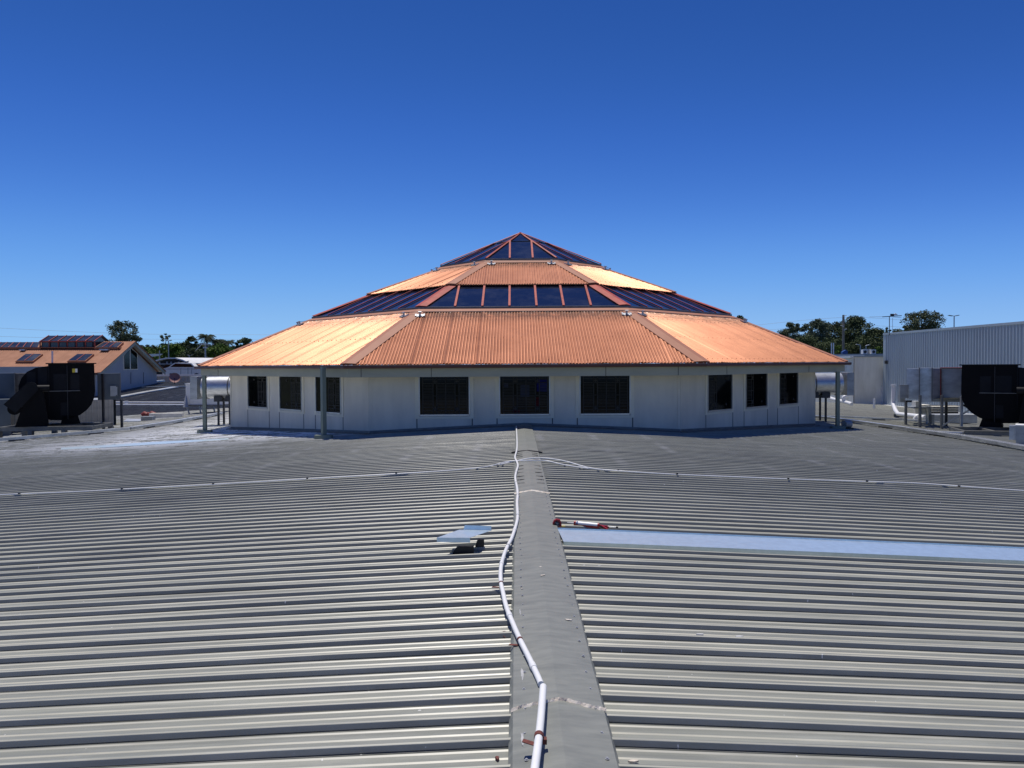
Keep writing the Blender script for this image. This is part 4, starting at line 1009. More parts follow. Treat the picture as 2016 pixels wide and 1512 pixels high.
# skylights on the near slope
NS = Vector((0, -(ZRG - ZE), YR - YN)); PS = Vector((0, YN, ZE + .05))
def SL(px, py, off=0.0): return PL(px, py, PS + Vector((0, 0, off)), NS)
def skyl(quad_, nb, label, name='roof_skylight', raised=.10):
    v = [SL(x, y, raised) for x, y in quad_]   # bl, br, tr, tl
    base = MB(); nn = NS.normalized()
    base.slab(*[p - nn*0.0 for p in v], .16); so_ = base.build(name, M['terra_house'], hs_, label)
    c = (v[0] + v[1] + v[2] + v[3]) / 4; v2 = [c + (p - c) * .92 + nn*.015 for p in v]
    MB().slab(*v2, .01).build('glass_pane', M['glass_dirty'], so_)
    for i in range(1, nb):
        a = v2[0] + (v2[1] - v2[0]) * i/nb; b = v2[3] + (v2[2] - v2[3]) * i/nb
        MB().bar(a + nn*.015, b + nn*.015, .035, .02).build('glazing_bar', M['redframe'], so_)
skyl([(30, 711), (65, 711), (84, 696.5), (50, 696.5)], 2, 'left of the two small skylights low on the roof'); skyl([(132, 710.5), (168, 710.5), (185, 696.5), (152, 696.5)], 2, 'right of the two small skylights low on the roof')
skyl([(185, 684.5), (231, 684.5), (243, 673.5), (203, 673.5)], 3, 'short strip of ridge skylight near the gable'); skyl([(-60, 684.5), (79, 684.5), (84, 673.5), (-40, 673.5)], 9, 'long strip of ridge skylight at the left')
# raised monitor on the ridge
x0 = SL(82, 684).x; x1 = SL(183, 684).x; ym0, ym1 = SL(100, 684).y, 2*YR - SL(100, 684).y; zb = SL(100, 684).z - .05; zt2 = P(100, 672.5, ym0).z
mon = MB().box(x0, x1, ym0, ym1, zb, zt2).build('ridge_monitor', M['darkinside'], hs_, 'raised glazed lantern on the ridge')
zrg = P(140, 660.5, YR).z
MB().add([(x1 + .01, ym0, zt2), (x1 + .01, ym1, zt2), (x1 + .01, YR, zrg)], [(0, 1, 2)]).build('lantern_gable', M['glass_dirty'], mon)
for (yy, sg) in ((ym0 - .1, 1), (ym1 + .1, -1)):
    a_, b_, c_, d_ = (x0 - .1, yy, zt2 - .02), (x1 + .15, yy, zt2 - .02), (x1 + .15, YR, zrg), (x0 - .1, YR, zrg)
    vv = (a_, b_, c_, d_) if sg > 0 else (b_, a_, d_, c_); MB().slab(*vv, .04).build('lantern_roof', M['glass_dirty'], mon)
for i in range(7):
    x = x0 - .08 + (x1 - x0 + .2) * i/6
    MB().bar((x, ym0 - .12, zt2 + .01), (x, YR, zrg + .03), .045, .03).build('glazing_bar', M['redframe'], mon); MB().box(x - .04, x + .04, ym0 - .05, ym0 - .005, zb, zt2).build('mullion', M['redframe'], mon)
MB().bar((x0, ym0 - .12, zt2), (x1, ym0 - .12, zt2), .06, .08).build('eave_bar', M['redframe'], mon)
for i in range(6):
    xa = x0 + (x1 - x0) * (i + .12)/6; xb = x0 + (x1 - x0) * (i + .88)/6; MB().box(xa, xb, ym0 - .02, ym0 - .004, zb + .08, zt2 - .05).build('glass_pane', M['glass_dirty'], mon)
a = SL(-60, 686); b = SL(238, 686); MB().bar(a + Vector((0, 0, .06)), b + Vector((0, 0, .06)), .28, .05).build('ridge_flashing', M['terra_house'], hs_)
q = SL(103, 712); MB().tube([q - Vector((0, 0, .1)), P(103, 691, q.y)], .06, 8).build('vent_pipe', M['white'], hs_)
q = SL(206, 690); MB().box(q.x - .3, q.x + .3, q.y - .15, q.y + .15, q.z, q.z + .1).build('roof_anchor', M['galv'], hs_)
q = SL(45, 690); MB().box(q.x - .2, q.x + .2, q.y - .12, q.y + .12, q.z, q.z + .08).build('roof_anchor', M['galv'], hs_)
# pale parapet box in front of its left end
y_ = 46; a = P(-80, 760, y_); b = P(100, 721.5, y_)
t = MB().box(a.x, b.x, y_, y_ + 1.2, -3.2, b.z).build('plant_screen', M['housewall'], None, 'pale grey flat-topped plant screen behind the left fan, under the terracotta roof', 'screen')

# ------------------------------------------------------------------ grey clad building and walls on the right
XW = 23.6; ZT = 1.87
t = thing('clad_warehouse', (XW, 40, -2.7), 'tall blue-grey ribbed metal building along the right side', 'building')
Yc = P(1740, 700, 1).x; Yfar = XW / (P(1740, 700, 1).x); 
ribbed_wall((XW, Yfar - .25, 0), (XW, 14, 0), zr(XW) - .3, ZT - .12, .245, .045, 'ribwall', 'cladding', t)
for o in t.children:
    pass
MB().box(XW - .06, XW + 12, 14, Yfar, ZT - .12, ZT).build('roof_capping', M['ribwall'], t); MB().box(XW - .03, XW + .12, Yfar - .25, Yfar + .02, zr(XW) - .3, ZT - .12).build('corner_flashing', M['ribwall'], t)
MB().box(XW + .1, XW + 12, 14, Yfar, -7, ZT - .12).build('building_wall', M['ribwall'], t)
MB().box(XW - .3, XW - .06, 14, Yfar, zr(XW) - .1, zr(XW) + .05).build('base_flashing', M['white'], t)
q = PL(1745, 713, (XW - .08, 0, 0), (1, 0, 0)); MB().box(XW - .14, XW - .05, q.y - .12, q.y + .12, q.z - .1, q.z + .1).build('wall_bracket', M['blackplastic'], t)
y_ = Yfar + .3; a = P(1682, 797, y_); b = P(1739, 703, y_)
t = thing('rendered_wall', ((a.x + b.x)/2, y_, a.z), 'stained cream rendered wall beside the clad building', 'wall')
MB().box(a.x, b.x + .3, y_, y_ + .4, -7, b.z).build('wall_panel', M['concrete'], t); MB().box(a.x - .06, b.x + .3, y_ - .08, y_ + .5, b.z, b.z + .09).build('wall_capping', M['galv_dull'], t)
MB().tube([P(1737, 795, y_ - .1), P(1737, 762, y_ - .1)], .05, 8).build('wall_conduit', M['pvc'], t); MB().box(P(1734, 770, y_).x, P(1740, 770, y_).x, y_ - .2, y_ - .05, P(1734, 775, y_).z, P(1734, 763, y_).z).build('switch_box', M['white'], t)
MB().box(a.x, b.x + .3, y_ - .1, y_ - .001, zr(a.x) - .2, zr(a.x) + .02).build('base_strip', M['white'], t)
# white wall receding left of it
pa = P(1681, 700, Yfar + .25); pb = P(1560, 700, 60)
t = thing('white_parapet', (20, 55, -3), 'dirty white rendered parapet behind the right exhaust duct', 'parapet')
b0 = Vector((a.x - .1, Yfar + .25, 0)); b1 = Vector((P(1560, 700, 60).x, 60, 0)); zt_ = P(1681, 705, Yfar + .25).z
MB().add([(b0.x, b0.y, -7), (b1.x, b1.y, -7), (b1.x, b1.y, zt_), (b0.x, b0.y, zt_), (b0.x + .3, b0.y + .4, -7), (b1.x + .3, b1.y + .4, -7), (b1.x + .3, b1.y + .4, zt_), (b0.x + .3, b0.y + .4, zt_)], [(1, 0, 3, 2), (2, 3, 7, 6), (0, 4, 7, 3), (4, 5, 6, 7)]).build('wall_panel', M['concrete'], t)
MB().bar((b0.x + .1, b0.y + .1, zt_ + .07), (b1.x + .1, b1.y + .1, zt_ + .07), .5, .12).build('wall_capping', M['white'], t)
y_ = 64; a = P(1618, 720, y_); b = P(1702, 698.5, y_)
MB().box(a.x, b.x, y_, y_ + 8, -7, b.z).build('flat_roof_block', M['white'], None, 'low white flat-roofed block behind the rendered walls', 'building')
y_ = 75; a = P(1640, 720, y_); b = P(1760, 696.3, y_)
MB().box(a.x, b.x, y_, y_ + 10, -7, b.z).build('flat_roof_block', M['galv_dull'], None, 'low grey flat-roofed block under the trees, left of the clad building', 'building')
for i, (px, lb) in enumerate(((1706, 'small white rooftop air conditioner, left of the pair'), (1723, 'small white rooftop air conditioner, right of the pair, beside a grey box'))):
    q = P(px, 697, 74.9); t = thing('air_conditioner', tuple(q), lb, 'air conditioner', 'air conditioners on the far block')
    MB().box(q.x - .22, q.x + .22, 75.2, 75.6, q.z, q.z + .45).build('cabinet', M['white'], t); MB().tube([(q.x, 75.2, q.z + .22), (q.x, 75.17, q.z + .22)], .15, 14).build('fan_grille', M['steel_dark'], t)
q = P(1715.5, 697, 75); MB().box(q.x - .3, q.x + .25, 75.7, 76.2, q.z, q.z + .5).build('rooftop_box', M['galv_dull'], None, 'grey rooftop box between the two small air conditioners', 'box')
for px, lb in ((1637, 'left of two slim white flue pipes beyond the right eave'), (1641, 'right of two slim white flue pipes beyond the right eave')):
    q = P(px, 700, 62); r_ = P(px, 675, 62); MB().tube([q, r_], .045, 8).build('flue_pipe', M['pvc'], None, lb, 'pipe', 'slim white flue pipes')
q = P(1664, 697, 74); MB().prism([(-.25, 0), (.25, 0), (.25, .25), (.1, .4), (-.1, .3), (-.25, .2)], q, (1, 0, 0), (0, 0, 1), (0, .4, 0)).build('blue_tarp', M['blue'], None, 'small blue covered object at the foot of the timber pole', 'tarp')

# ------------------------------------------------------------------ galvanised ducts on the right
DY = 26.5
t = thing('duct_assembly', (P(1845, 790, DY).x, DY, zr(14)), 'dull galvanised duct run on steel legs with red sealed joints, left of the right fan', 'duct')
def dbox(px0, px1, py0, py1, Y, dep, m, name, lab=None): return facing(px0, px1, py0, py1, Y, dep, m, name, t, lab)
dbox(1785, 1809, 726, 786, DY + .6, .8, 'galv', 'duct_section'); dbox(1811, 1834, 724.5, 792, DY + .2, .9, 'galv', 'duct_section'); dbox(1836, 1850.5, 725, 790, DY + .25, .9, 'galv_dull', 'duct_section')
dbox(1786, 1913, 728, 784, DY + 1.2, .4, 'galv_dull', 'duct_core'); dbox(1811, 1900, 726, 791, DY + 1.0, .3, 'galv_dull', 'duct_core')
mid = dbox(1854, 1895, 725, 783, DY - .1, 1.1, 'galv_dull', 'duct_section', 'wide streaked duct section framed in red')
dbox(1899, 1915, 727, 780, DY + .1, .8, 'galv', 'duct_section')
for (px, m_) in ((1810, 'steel'), (1835, 'steel'), (1852, 'redoxide'), (1897, 'redoxide')):
    dbox(px - 1.1, px + 1.1, 723.5, 789 if px < 1840 else 786, DY - .14, 1.2, m_, 'joint_flange')
dbox(1852, 1897, 723.6, 725, DY - .15, 1.2, 'redoxide', 'joint_flange')
a = P(1853, 783, DY - .1); b = P(1896, 783, DY - .1); c_ = P(1838, 793, DY + .1); d_ = P(1899, 789, DY + .1)
MB().add([a, b, (d_.x, d_.y + 1, d_.z), (c_.x, c_.y + 1, c_.z)], [(0, 3, 2, 1)]).build('transition_piece', M['steel'], t)
pp = P(1786, 785, DY); qq = P(1803.5, 758.5, DY); MB().box(pp.x, qq.x, DY + .5, DY + .599, pp.z, qq.z).build('access_panel', M['galv_dull'], t)
for (px, top, bot, Y, m_) in ((1783.5, 789, 829, 27.2, 'steel'), (1811.5, 778, 837, 26.1, 'steel'), (1854.5, 778, 844, 25.7, 'steel'), (1893, 780, 848, 25.2, 'galv_dull'), (1863, 790, 833, 27.6, 'steel_dark')):
    p = P(px, top, Y); MB().box(p.x - .035, p.x + .035, Y - .035, Y + .035, zr(p.x, Y), p.z).build('leg', M[m_], t)
MB().bar(P(1854, 839, 25.7), P(1921, 800, 25.0), .05, .05).build('brace', M['galv_dull'], t); MB().bar(P(1896, 797, 25.6), P(1923, 813, 25.6), .05, .05).build('brace', M['steel_dark'], t)
MB().bar(P(1782, 790, 27.2), P(1794, 790, 27.2), .1, .06).build('bracket', M['steel_dark'], t)
p = P(1772, 792, 27.4); q = P(1782, 778, 27.4); MB().box(p.x, q.x, 27.4, 27.55, p.z, q.z).build('junction_box', M['galv_dull'], None, 'small grey junction box left of the galvanised duct legs', 'junction box')
# equipment under the ducts
t = thing('pump_unit', tuple(G(1822, 828)), 'cream pump unit with flat plate standing under the galvanised ducts', 'pump')
a = P(1812, 815, 28.5); b = P(1832, 797, 28.5); MB().box(a.x, b.x, 28.5, 29, a.z, b.z).build('pump_housing', M['concrete'], t); a = P(1797, 804, 28.3); b = P(1825, 801, 28.3); MB().box(a.x, b.x, 28.2, 28.9, a.z, b.z).build('plate', M['galv_dull'], t)
a = P(1803, 801, 28.4); b = P(1811, 790, 28.4); MB().box(a.x, b.x, 28.4, 28.7, a.z, b.z).build('cap', M['white'], t); a = P(1828, 826, 28.3); b = P(1834, 800, 28.3); MB().box(a.x, b.x, 28.3, 28.5, zr(a.x, 28), b.z).build('upright', M['galv_dull'], t)
a = P(1835, 826, 28.2); b = P(1840, 816, 28.2); MB().box(a.x, b.x, 28.2, 28.4, zr(a.x, 28), b.z).build('small_box', M['galv_dull'], t)
# louvre box + low cabinet behind
t = thing('rooftop_louvre', tuple(P(1860, 806, 31)), 'cream slatted louvre box low under the galvanised ducts', 'louvre')
for i in range(4):
    a = P(1836, 800 + i*3.2 + 1.8, 31); b = P(1893, 800 + i*3.2, 31); MB().box(a.x, b.x, 31 + .02*i, 31.4, a.z, b.z).build('slat', M['trim'], t)
a = P(1836, 806, 31.2); b = P(1893, 799, 31.2); MB().box(a.x, b.x, 31.41, 32, zr(a.x, 31), b.z).build('louvre_body', M['darkinside'], t)
a = P(1838, 826, 29.5); b = P(1924, 816.5, 29.5); MB().box(a.x, b.x, 29.5, 30.3, zr(a.x, 29.5), b.z).build('low_cabinet', M['galv_dull'], None, 'long low grey box on the roof behind the right fan braces', 'box')
# white pvc drain
pv = [P(1759, 758, 33.2), P(1758, 795, 33.2), P(1763, 808, 32.4), P(1768, 815, 32), P(1800, 818.5, 30.6), P(1822, 822, 29.2)]
t = thing('drain_pipe', tuple(G(1770, 822)), 'thick white drain pipe rising upright and bending across the roof, left of the galvanised ducts', 'pipe')
smooth_angle(MB().tube(pv, .085, 12).build('pipe', M['pvc'], t), 50); MB().tube([P(1759, 760, 33.2), P(1759, 756.5, 33.2)], .11, 12).build('pipe_cap', M['pvc'], t)
q = G(1770, 822); MB().box(q.x - .16, q.x + .16, q.y - .1, q.y + .15, q.z, q.z + .14).build('support_block', M['blackplastic'], t)
smooth_angle(MB().tube(smoothpath([P(1801, 826, 29.6), P(1804, 820, 29.6), P(1810, 818, 29.6)], 4), .07, 10).build('branch_pipe', M['pvc'], t), 50); MB().tube([G(1807.5, 832), P(1808, 822, G(1807.5, 832).y)], .08, 10).build('branch_pipe', M['pvc'], t)
pv = [P(1610, 775, 40), P(1640, 786, 38.5), P(1665, 792, 37.5), P(1677, 795.5, 37)]
t = thing('drain_pipe', tuple(pv[2]), 'white drain pipe with an elbow, low against the dirty white parapet behind the right post', 'pipe')
smooth_angle(MB().tube(pv, .09, 10).build('pipe', M['pvc'], t), 50); smooth_angle(MB().tube(smoothpath([P(1661, 790, 37.6), P(1661, 782, 37.6), P(1667, 780, 37.6)], 4), .08, 10).build('elbow', M['pvc'], t), 50)
q = G(1721, 805, 0); MB().tube([q, P(1721, 785, q.y)], .06, 8).build('vent_pipe', M['pvc'], None, 'short white vent pipe standing before the stained rendered wall', 'pipe')
# near grey box bottom right + white cylinder by the post
p = G(2002, 878); t = thing('equipment_box', tuple(p), 'grey metal equipment box with pale lid at the right edge, before the right fan', 'box')
facing(2000, 2060, 839, 878, p.y, .5, 'galv_dull', 'cabinet', t); facing(1987, 2000.5, 838, 866, p.y + .35, .3, 'galv', 'side_cabinet', t)
facing(1999, 2061, 837.5, 839.5, p.y - .02, .54, 'white', 'lid', t)
q = Vector((10.13, 23.45, zr(10.1))); MB().tube([q + Vector((-.1, 0, .18)), q + Vector((.13, .1, .17))], .11, 12).build('floodlight_can', M['galv_dull'], None, 'small pale cylinder lying at the foot of the right eave post', 'lamp')
MB().box(q.x - .03, q.x + .16, q.y - .1, q.y + .12, q.z, q.z + .07).build('foot_pad', M['blackplastic'], None, 'black rubber pad under the pale cylinder at the right post', 'pad')

# ------------------------------------------------------------------ poles, antenna, lamps, wires
t = thing('timber_pole', tuple(P(1660, 700, 90)), 'tall weathered timber power pole before the trees on the right', 'pole')
a = P(1660.5, 620, 90); MB().tube([(a.x, 90, -7), a], .17, 10, r1=.13).build('pole_shaft', M['wood_pole'], t)
for py, s_ in ((650, 1), (643, -1), (623, 1)): q = P(1661, py, 89.8); MB().bar(q, q + Vector((.35*s_, 0, .15)), .06, .06).build('insulator', M['white'], t)
t = thing('tv_antenna', tuple(P(1751, 656, 42)), 'tall television antenna with long horizontal arms above the clad building', 'antenna')
MB().tube([P(1751, 660, 42), P(1751, 622, 42)], .022, 8).build('mast', M['steel'], t); MB().tube([P(1757, 656, 42.2), P(1757.3, 626, 42.2)], .012, 6).build('mast', M['galv'], t)
MB().bar(P(1737, 623.8, 42), P(1775, 621.5, 42), .03, .04).build('boom', M['steel_dark'], t); MB().tube([P(1712, 624, 42), P(1740, 623.5, 42)], .010, 6).build('arm', M['galv_dull'], t); MB().tube([P(1757, 624, 42), P(1775, 625.5, 42)], .010, 6).build('arm', M['galv_dull'], t)
MB().bar(P(1753, 620, 42), P(1760, 620, 42), .05, .12).build('head', M['steel_dark'], t); MB().prism([(-.12, 0), (.2, .02), (.06, .12)], P(1761, 621, 42.1), (1, 0, 0), (0, 0, 1), (0, .05, 0)).build('reflector', M['white'], t)
def lamp(px, top, base_px, Y, arms, label, head=.5):
    q = P(px, top, Y); t = thing('light_pole', (q.x, Y, -7), label, 'street light')
    MB().tube([(q.x, Y, -7), q], .09, 8, r1=.06).build('pole_shaft', M['galv_dull'], t)
    for s_ in arms: MB().prism([(0, 0), (s_*head*.3, -.03), (s_*head, .03), (s_*head*1.3, .09), (s_*head, .12), (s_*head*.3, .05)], q, (1, 0, 0), (0, 0, 1), (0, .25, 0)).build('lamp_head', M['steel'] if len(arms) > 1 else M['white'], t)
lamp(1878.5, 622, 645, 95, (-1, 1), 'twin-headed light pole above the clad building', .55); lamp(1694, 679, 0, 100, (-1,), 'small single light pole before the dark trees, left one', .45); lamp(1705, 680, 0, 104, (1,), 'small single light pole before the dark trees, right one', .45)
lamp(331.5, 671, 0, 95, (-1, 1), 'twin-headed light pole behind the gabled house', .3); lamp(314, 690, 0, 92, (), 'grey bare pole nearest the gabled house'); lamp(325.5, 703, 0, 90, (), 'short bare pole before the arched shelter'); lamp(372.5, 700, 0, 110, (-1, 1), 'slim light pole in front of the left trees', .3)
q = P(404, 676, 100); t = thing('power_pole', (q.x, 100, -7), 'power pole with white crossarms in front of the palms', 'pole')
MB().tube([(q.x, 100, -7), q], .10, 8).build('pole_shaft', M['galv_dull'], t)
for (x0_, x1_, py) in ((391, 421, 677), (400, 408, 684)): MB().bar(P(x0_, py, 99.8), P(x1_, py + .5, 99.8), .1, .1).build('crossarm', M['white'], t)
MB().bar(P(385, 690, 99.8), P(398, 677, 99.8), .06, .06).build('stay', M['white'], t)
wires = [((-80, 642), (260, 657), (560, 659)), ((-80, 660), (200, 667), (540, 668)), ((1470, 642), (1660, 625), (1800, 632)), ((1480, 652), (1660, 640), (1790, 645))]
for (i, (a_, b_, c_)), lb in zip(enumerate(wires), ('upper overhead wire on the left', 'lower overhead wire on the left', 'upper overhead wire at the timber pole', 'lower overhead wire at the timber pole')):
    MB().tube(smoothpath([P(*a_, 220), P(*b_, 220), P(*c_, 220)], 8), .028, 4, False).build('overhead_wire', M['galv_dull'], None, lb + ', thin and pale against the sky', 'wire', 'overhead wires')

# ------------------------------------------------------------------ far left: arched shelter, roofs, vehicles
y_ = 84; t = thing('arched_shelter', (P(345, 730, y_).x, y_, -7), 'open shelter with curved white-edged metal roof beyond the parapet', 'shelter')
arc = [(303, 710), (314, 706.5), (328, 704), (345, 704), (360, 708), (372, 714), (380, 720)]
b = MB(); v = []
for (x, y) in arc: q = P(x, y, y_); v += [q, q + Vector((2.5, 7, 0)), q - Vector((0, 0, .14)), q + Vector((2.5, 7, -.14))]
f = []
for i in range(len(arc) - 1): a = i*4; f += [(a, a+4, a+5, a+1), (a+2, a+3, a+7, a+6), (a, a+2, a+6, a+4)]
b.add(v, f).build('curved_roof', M['white'], t)
b = MB()
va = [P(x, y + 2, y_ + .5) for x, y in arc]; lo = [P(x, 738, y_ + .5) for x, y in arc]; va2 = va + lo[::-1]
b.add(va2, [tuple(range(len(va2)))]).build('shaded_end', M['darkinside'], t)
for px in (312, 327, 335, 350, 366): MB().box(P(px, 710, y_).x - .07, P(px, 710, y_).x + .07, y_ + .2, y_ + .34, -7, P(px, 712, y_).z).build('column', M['galv_dull'], t)
MB().bar(P(308, 716.5, y_), P(372, 717, y_), .12, .1).build('tie_beam', M['galv_dull'], t); MB().bar(P(336, 720, y_), P(372, 711, y_), .1, .1).build('brace', M['galv_dull'], t)
y_ = 100; b = MB(); v = []; f = []
for i in range(19):
    x = 345 + i * 5.0; zz = 708 + 3.0*math.cos(i*.75) ; q = P(x, zz, y_); v += [q, q + Vector((3, 14, -0.2)), P(x, 722, y_)]
for i in range(18): a = i*3; f += [(a, a+3, a+4, a+1), (a, a+2, a+5, a+3)]
b.add(v, f).build('wavy_roof_shed', M['shade'], None, 'silver wavy metal roof catching the sun left of the rotunda eave', 'building')
y_ = 70; t = thing('handrail', (P(355, 730, y_).x, y_, -2), 'thin grey handrail above the parapet, left of the rotunda', 'railing')
for py in (725, 727.8): MB().bar(P(320, py, y_), P(388, py, y_), .06, .05).build('rail', M['galv_dull'], t)
for px in (320, 356, 370, 377): MB().bar(P(px, 741, y_), P(px, 725, y_), .05, .05).build('rail_post', M['galv_dull'], t)
MB().bar(P(300, 741, y_), P(400, 741, y_), .1, .1).build('bottom_rail', M['galv_dull'], t)
def car(px, py, Y, L, m, label):
    q = P(px, py, Y); t = thing('parked_car', tuple(q), label, 'car', 'cars parked beyond the parapet')
    pr = [(-.5, 0), (.5, 0), (.5, .2), (.44, .3), (.28, .34), (.18, .50), (-.22, .52), (-.36, .36), (-.49, .30)]
    MB().prism([(x*L, z*L*.62) for x, z in pr], q, (1, 0, 0), (0, 0, 1), (0, 1.7, 0)).build('body', M[m], t)
    gl = [(-.32, .36), (.24, .35), (.16, .47), (-.20, .49)]
    MB().prism([(x*L, z*L*.62) for x, z in gl], q + Vector((0, -.01, 0)), (1, 0, 0), (0, 0, 1), (0, .02, 0)).build('side_window', M['glass_dark'], t)
    for sx in (-.3, .3): MB().tube([q + Vector((sx*L, -.03, .0)), q + Vector((sx*L, .15, .0))], L*.075, 14).build('wheel', M['blackplastic'], t)
car(362, 741, 78, 4.3, 'white', 'white car parked beyond the handrail, left of the rotunda'); car(392, 741, 79, 4.3, 'galv_dull', 'silver car parked nearest the rotunda eave'); car(342, 741, 81, 4.0, 'darkinside', 'dark car parked behind the satellite dish')
y_ = 110; a = P(303, 720, y_); b = P(323, 696, y_); MB().add([P(280, 697, y_), P(321, 696.5, y_), P(315, 700, y_), P(300, 702, y_)], [(0, 3, 2, 1)]).build('white_awning', M['white'], None, 'bright white awning edge behind the gabled roof', 'awning').modifiers.new('t', 'SOLIDIFY').thickness = .1

# ------------------------------------------------------------------ trees
def leaves(mb, c, rad, n, size, rr, flat=1.0):
    for _ in range(n):
        th = rr.uniform(0, 2*math.pi); ph = math.acos(rr.uniform(-1, 1)); q = rad * rr.random() ** 0.45
        p = Vector((c.x + q*math.sin(ph)*math.cos(th), c.y + q*math.sin(ph)*math.sin(th), c.z + q*math.cos(ph)*flat))
        a = Vector((rr.uniform(-1, 1), rr.uniform(-1, 1), rr.uniform(-.6, .6))).normalized(); b = a.cross(Vector((rr.uniform(-1, 1), rr.uniform(-1, 1), rr.uniform(-1, 1)))).normalized()
        s_ = size * rr.uniform(.6, 1.4); mb.add([p - a*s_, p - b*s_*.5, p + a*s_, p + b*s_*.5], [(0, 1, 2, 3)])
def tree(px, top, wpx, bot, Y, m, label, name='gum_tree', seed=0, clumps=26, dens=60, gap=.8, trunk=True, size=None, lean=0, group=None):
    rr = random.Random(seed * 77 + int(px))
    if px < 500 and name != 'gum_tree': top -= 4; wpx *= 1.15; clumps = int(clumps * 1.25)
    if px > 1530 and px < 1740: top -= 3; wpx *= 1.18; clumps = int(clumps * 1.35)
    T = P(px, top, Y); B = P(px, bot, Y); W = wpx * Y / FPX; H = T.z - B.z
    t = thing(name, (T.x, Y, -7), label, 'tree', group); cz = B.z + H * .5; cr_ = []
    size = size or max(.10, W * .030)
    for i in range(clumps):
        th = rr.uniform(0, 2*math.pi); zz = rr.uniform(-1, 1); q = math.sqrt(max(0, 1 - abs(zz)**2.2)) * rr.random() ** .4
        cr_.append(Vector((T.x + lean*zz*W*.3 + q*math.cos(th)*W*.43, Y + q*math.sin(th)*W*.43, cz + zz*H*.43)))
    mb = MB()
    for c in cr_: leaves(mb, c, max(W, H*.8) * rr.uniform(.12, .20) * gap, int(dens*1.5), size, rr, .75)
    tk = MB(); base = Vector((T.x, Y, -7)); fork = Vector((T.x + rr.uniform(-.2, .2), Y, B.z + H * .12)); r0 = max(.12, W * .035)
    tk.tube([base, (base + fork)/2 + Vector((rr.uniform(-.2, .2), 0, 0)), fork], r0, 8, r1=r0*.7)
    for c in cr_[::2]: mid = fork.lerp(c, .5) + Vector((0, 0, -H*.04)); tk.tube([fork, mid, c], r0*.42, 5, r1=r0*.1)
    tk.build('trunk', M['bark'], t); mb.build('crown', M[m], t); return t
def palm(px, top, wpx, Y, label, seed):
    rr = random.Random(seed); T = P(px, top + 6, Y); t = thing('palm_tree', (T.x, Y, -7), label, 'palm', 'palms left of the rotunda')
    MB().tube([(T.x, Y, -7), T], .22, 8, r1=.15).build('trunk', M['bark'], t); mb = MB(); W = wpx * Y / FPX / 2
    for i in range(40):
        th = 2*math.pi*i/40 + rr.uniform(-.15, .15); up = rr.uniform(.15, 1.25); d = Vector((math.cos(th), math.sin(th), 0)); pts = []; LL = rr.uniform(.85, 1.1)
        for j in range(9): s_ = j/8; pts.append(T + d*W*LL*s_*(1 - .12*up) + Vector((0, 0, W*(up*s_*.85 - .85*s_*s_))))
        sd_ = d.cross(Vector((0, 0, 1)))
        for j in range(8):
            for sg in (-1, 1):
                for h_ in (0, .33, .66):
                    p = pts[j].lerp(pts[j+1], h_); q = pts[j].lerp(pts[j+1], h_ + .30); L = W*.34*math.sin(math.pi*(j + 1 + h_)/10)
                    mb.add([p, q, q + sd_*sg*L*.7 + Vector((0, 0, -L*.6)) + d*L*.4], [(0, 1, 2)])
    mb.build('crown', M['leaf_palm'], t); return t
tree(238, 631, 74, 690, 150, 'leaf_gum', 'tall open-crowned gum tree rising behind the gabled roof', seed=1, clumps=52, dens=70, gap=.72, size=.17)
tree(268, 662, 26, 700, 150, 'leaf_gum', 'smaller gum crown leaning right beside the tall gum', seed=2, clumps=16, dens=55, size=.17)
tree(325, 655, 24, 684, 140, 'leaf_grey', 'thin grey-green sapling standing above the bright green tree', seed=3, clumps=14, dens=45, size=.13)
tree(332, 680, 56, 716, 125, 'leaf_green', 'bright green rounded tree right of the gabled house', 'broadleaf_tree', seed=4, clumps=44, dens=80, size=.15)
tree(294, 681, 34, 712, 130, 'leaf_dark', 'dark low tree touching the gable edge', 'broadleaf_tree', seed=5, clumps=30, dens=70, size=.15)
tree(374, 664, 26, 700, 132, 'leaf_dark', 'dark upright tree left of the palms', 'broadleaf_tree', seed=6, clumps=26, dens=70, size=.14)
palm(407, 658, 42, 128, 'tallest palm, with the widest crown', 1); palm(428, 666, 24, 134, 'middle palm with narrow upright fronds', 2); palm(449, 668, 32, 130, 'right-hand palm nearest the rotunda roof', 3)
tree(380, 692, 50, 714, 118, 'leaf_dark', 'low dark tree behind the arched shelter', 'broadleaf_tree', seed=7, clumps=40, dens=75, size=.13)
tree(436, 683, 56, 714, 120, 'leaf_green', 'green tree below the palms', 'broadleaf_tree', seed=8, clumps=44, dens=75, size=.13)
tree(400, 680, 50, 712, 140, 'leaf_dark', 'dark tree behind the power pole', 'broadleaf_tree', seed=9, clumps=40, dens=75, size=.15)
tree(482, 668, 34, 700, 140, 'leaf_dark', 'dark tree showing just above the left hip of the rotunda', 'broadleaf_tree', seed=10, clumps=30, dens=70, size=.15)
tree(352, 690, 40, 716, 135, 'leaf_dark', 'dark filler tree between the bright tree and the palms', 'broadleaf_tree', seed=19, clumps=34, dens=75, size=.15)
tree(288, 688, 40, 716, 128, 'leaf_green', 'olive bushy tree immediately right of the gable slope', 'broadleaf_tree', seed=23, clumps=40, dens=80, size=.14)
tree(362, 678, 40, 712, 138, 'leaf_dark', 'dark rounded tree between the sapling and the palms', 'broadleaf_tree', seed=24, clumps=44, dens=80, size=.15)
tree(432, 672, 44, 705, 142, 'leaf_dark', 'dark tree filling the gap behind the middle palm', 'broadleaf_tree', seed=25, clumps=40, dens=80, size=.15)
tree(312, 686, 44, 716, 142, 'leaf_gum', 'dark gum between the gable tip and the bright green tree', seed=20, clumps=36, dens=75, size=.16)
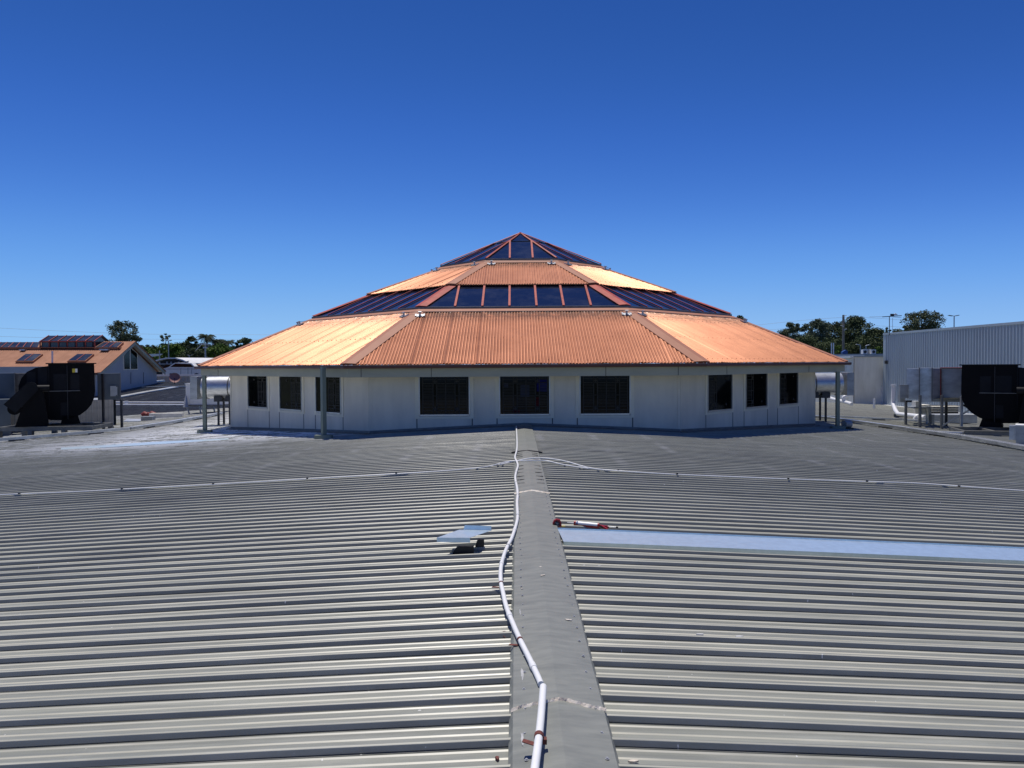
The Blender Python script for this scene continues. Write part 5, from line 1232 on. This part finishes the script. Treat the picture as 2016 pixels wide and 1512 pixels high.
tree(415, 690, 60, 716, 150, 'leaf_dark', 'low dark tree far behind the palms', 'broadleaf_tree', seed=21, clumps=44, dens=75, size=.17)
tree(462, 682, 44, 712, 150, 'leaf_gum', 'dull green tree between the right-hand palm and the hip', seed=22, clumps=36, dens=75, size=.16)
tree(1455, 620, 40, 660, 150, 'leaf_gum', 'gum crown peeping over the right hip of the rotunda', seed=11, clumps=26, dens=60, size=.16)
for i, (px, top, w_, bot, Y, m, sz, cl, lb) in enumerate((
    (1562, 634, 34, 690, 140, 'leaf_gum', .15, 30, 'thin dark gum nearest the rotunda roof on the right'), (1545, 650, 40, 700, 150, 'leaf_dark', .17, 34, 'low dark tree rising from the right hip line'),
    (1585, 640, 26, 700, 145, 'leaf_grey', .15, 26, 'slim grey-green gum second from the rotunda'), (1612, 630, 42, 705, 140, 'leaf_grey', .15, 56, 'pale grey-green gum left of the timber pole'),
    (1640, 634, 44, 705, 150, 'leaf_gum', .16, 40, 'dark gum just left of the timber pole'), (1684, 624, 66, 706, 145, 'leaf_dark', .16, 90, 'tallest dark tree behind the timber pole'),
    (1665, 634, 60, 708, 150, 'leaf_gum', .16, 60, 'broad gum directly behind the timber pole'), (1722, 650, 60, 708, 140, 'leaf_dark', .15, 60, 'dark tree against the corner of the clad building'),
    (1736, 652, 30, 700, 150, 'leaf_gum', .15, 26, 'brownish tree top at the clad building corner'), (1700, 665, 60, 710, 130, 'leaf_dark', .14, 50, 'low dark tree above the grey block'),
    (1635, 670, 70, 712, 130, 'leaf_dark', .14, 60, 'low dark tree behind the flue pipes'), (1651, 684, 24, 704, 112, 'leaf_green', .11, 24, 'small bright green bush left of the timber pole foot'),
    (1730, 686, 22, 704, 110, 'leaf_green', .11, 22, 'small bright green bush beside the clad building'), (1588, 665, 60, 705, 135, 'leaf_dark', .15, 50, 'low dark tree along the right hip'),
    (1816, 613, 84, 655, 130, 'leaf_gum', .14, 66, 'wide gum crown above the clad building roof'), (1778, 642, 40, 662, 128, 'leaf_gum', .13, 24, 'small ragged gum left of the wide gum crown'),
    (1748, 644, 14, 662, 125, 'leaf_grey', .11, 12, 'tiny conical tree top beside the antenna mast'))):
    tree(px, top, w_, bot, Y, m, lb, 'gum_tree' if m in ('leaf_gum', 'leaf_grey') else 'broadleaf_tree', seed=30 + i, clumps=cl, dens=66, size=sz)
# far tree line that reads as one mass
rr = random.Random(99); mb = MB()
for i in range(260):
    x = rr.uniform(-230, 230); y = rr.uniform(230, 260); leaves(mb, Vector((x, y, rr.uniform(-5, 2.0 + 1.2*math.sin(x*.05)))), 4.2, 46, .8, rr, .8)
mb.build('distant_woodland', M['leaf_dark'], None, 'continuous dark tree line far behind the roofs', 'woodland', kind='stuff')
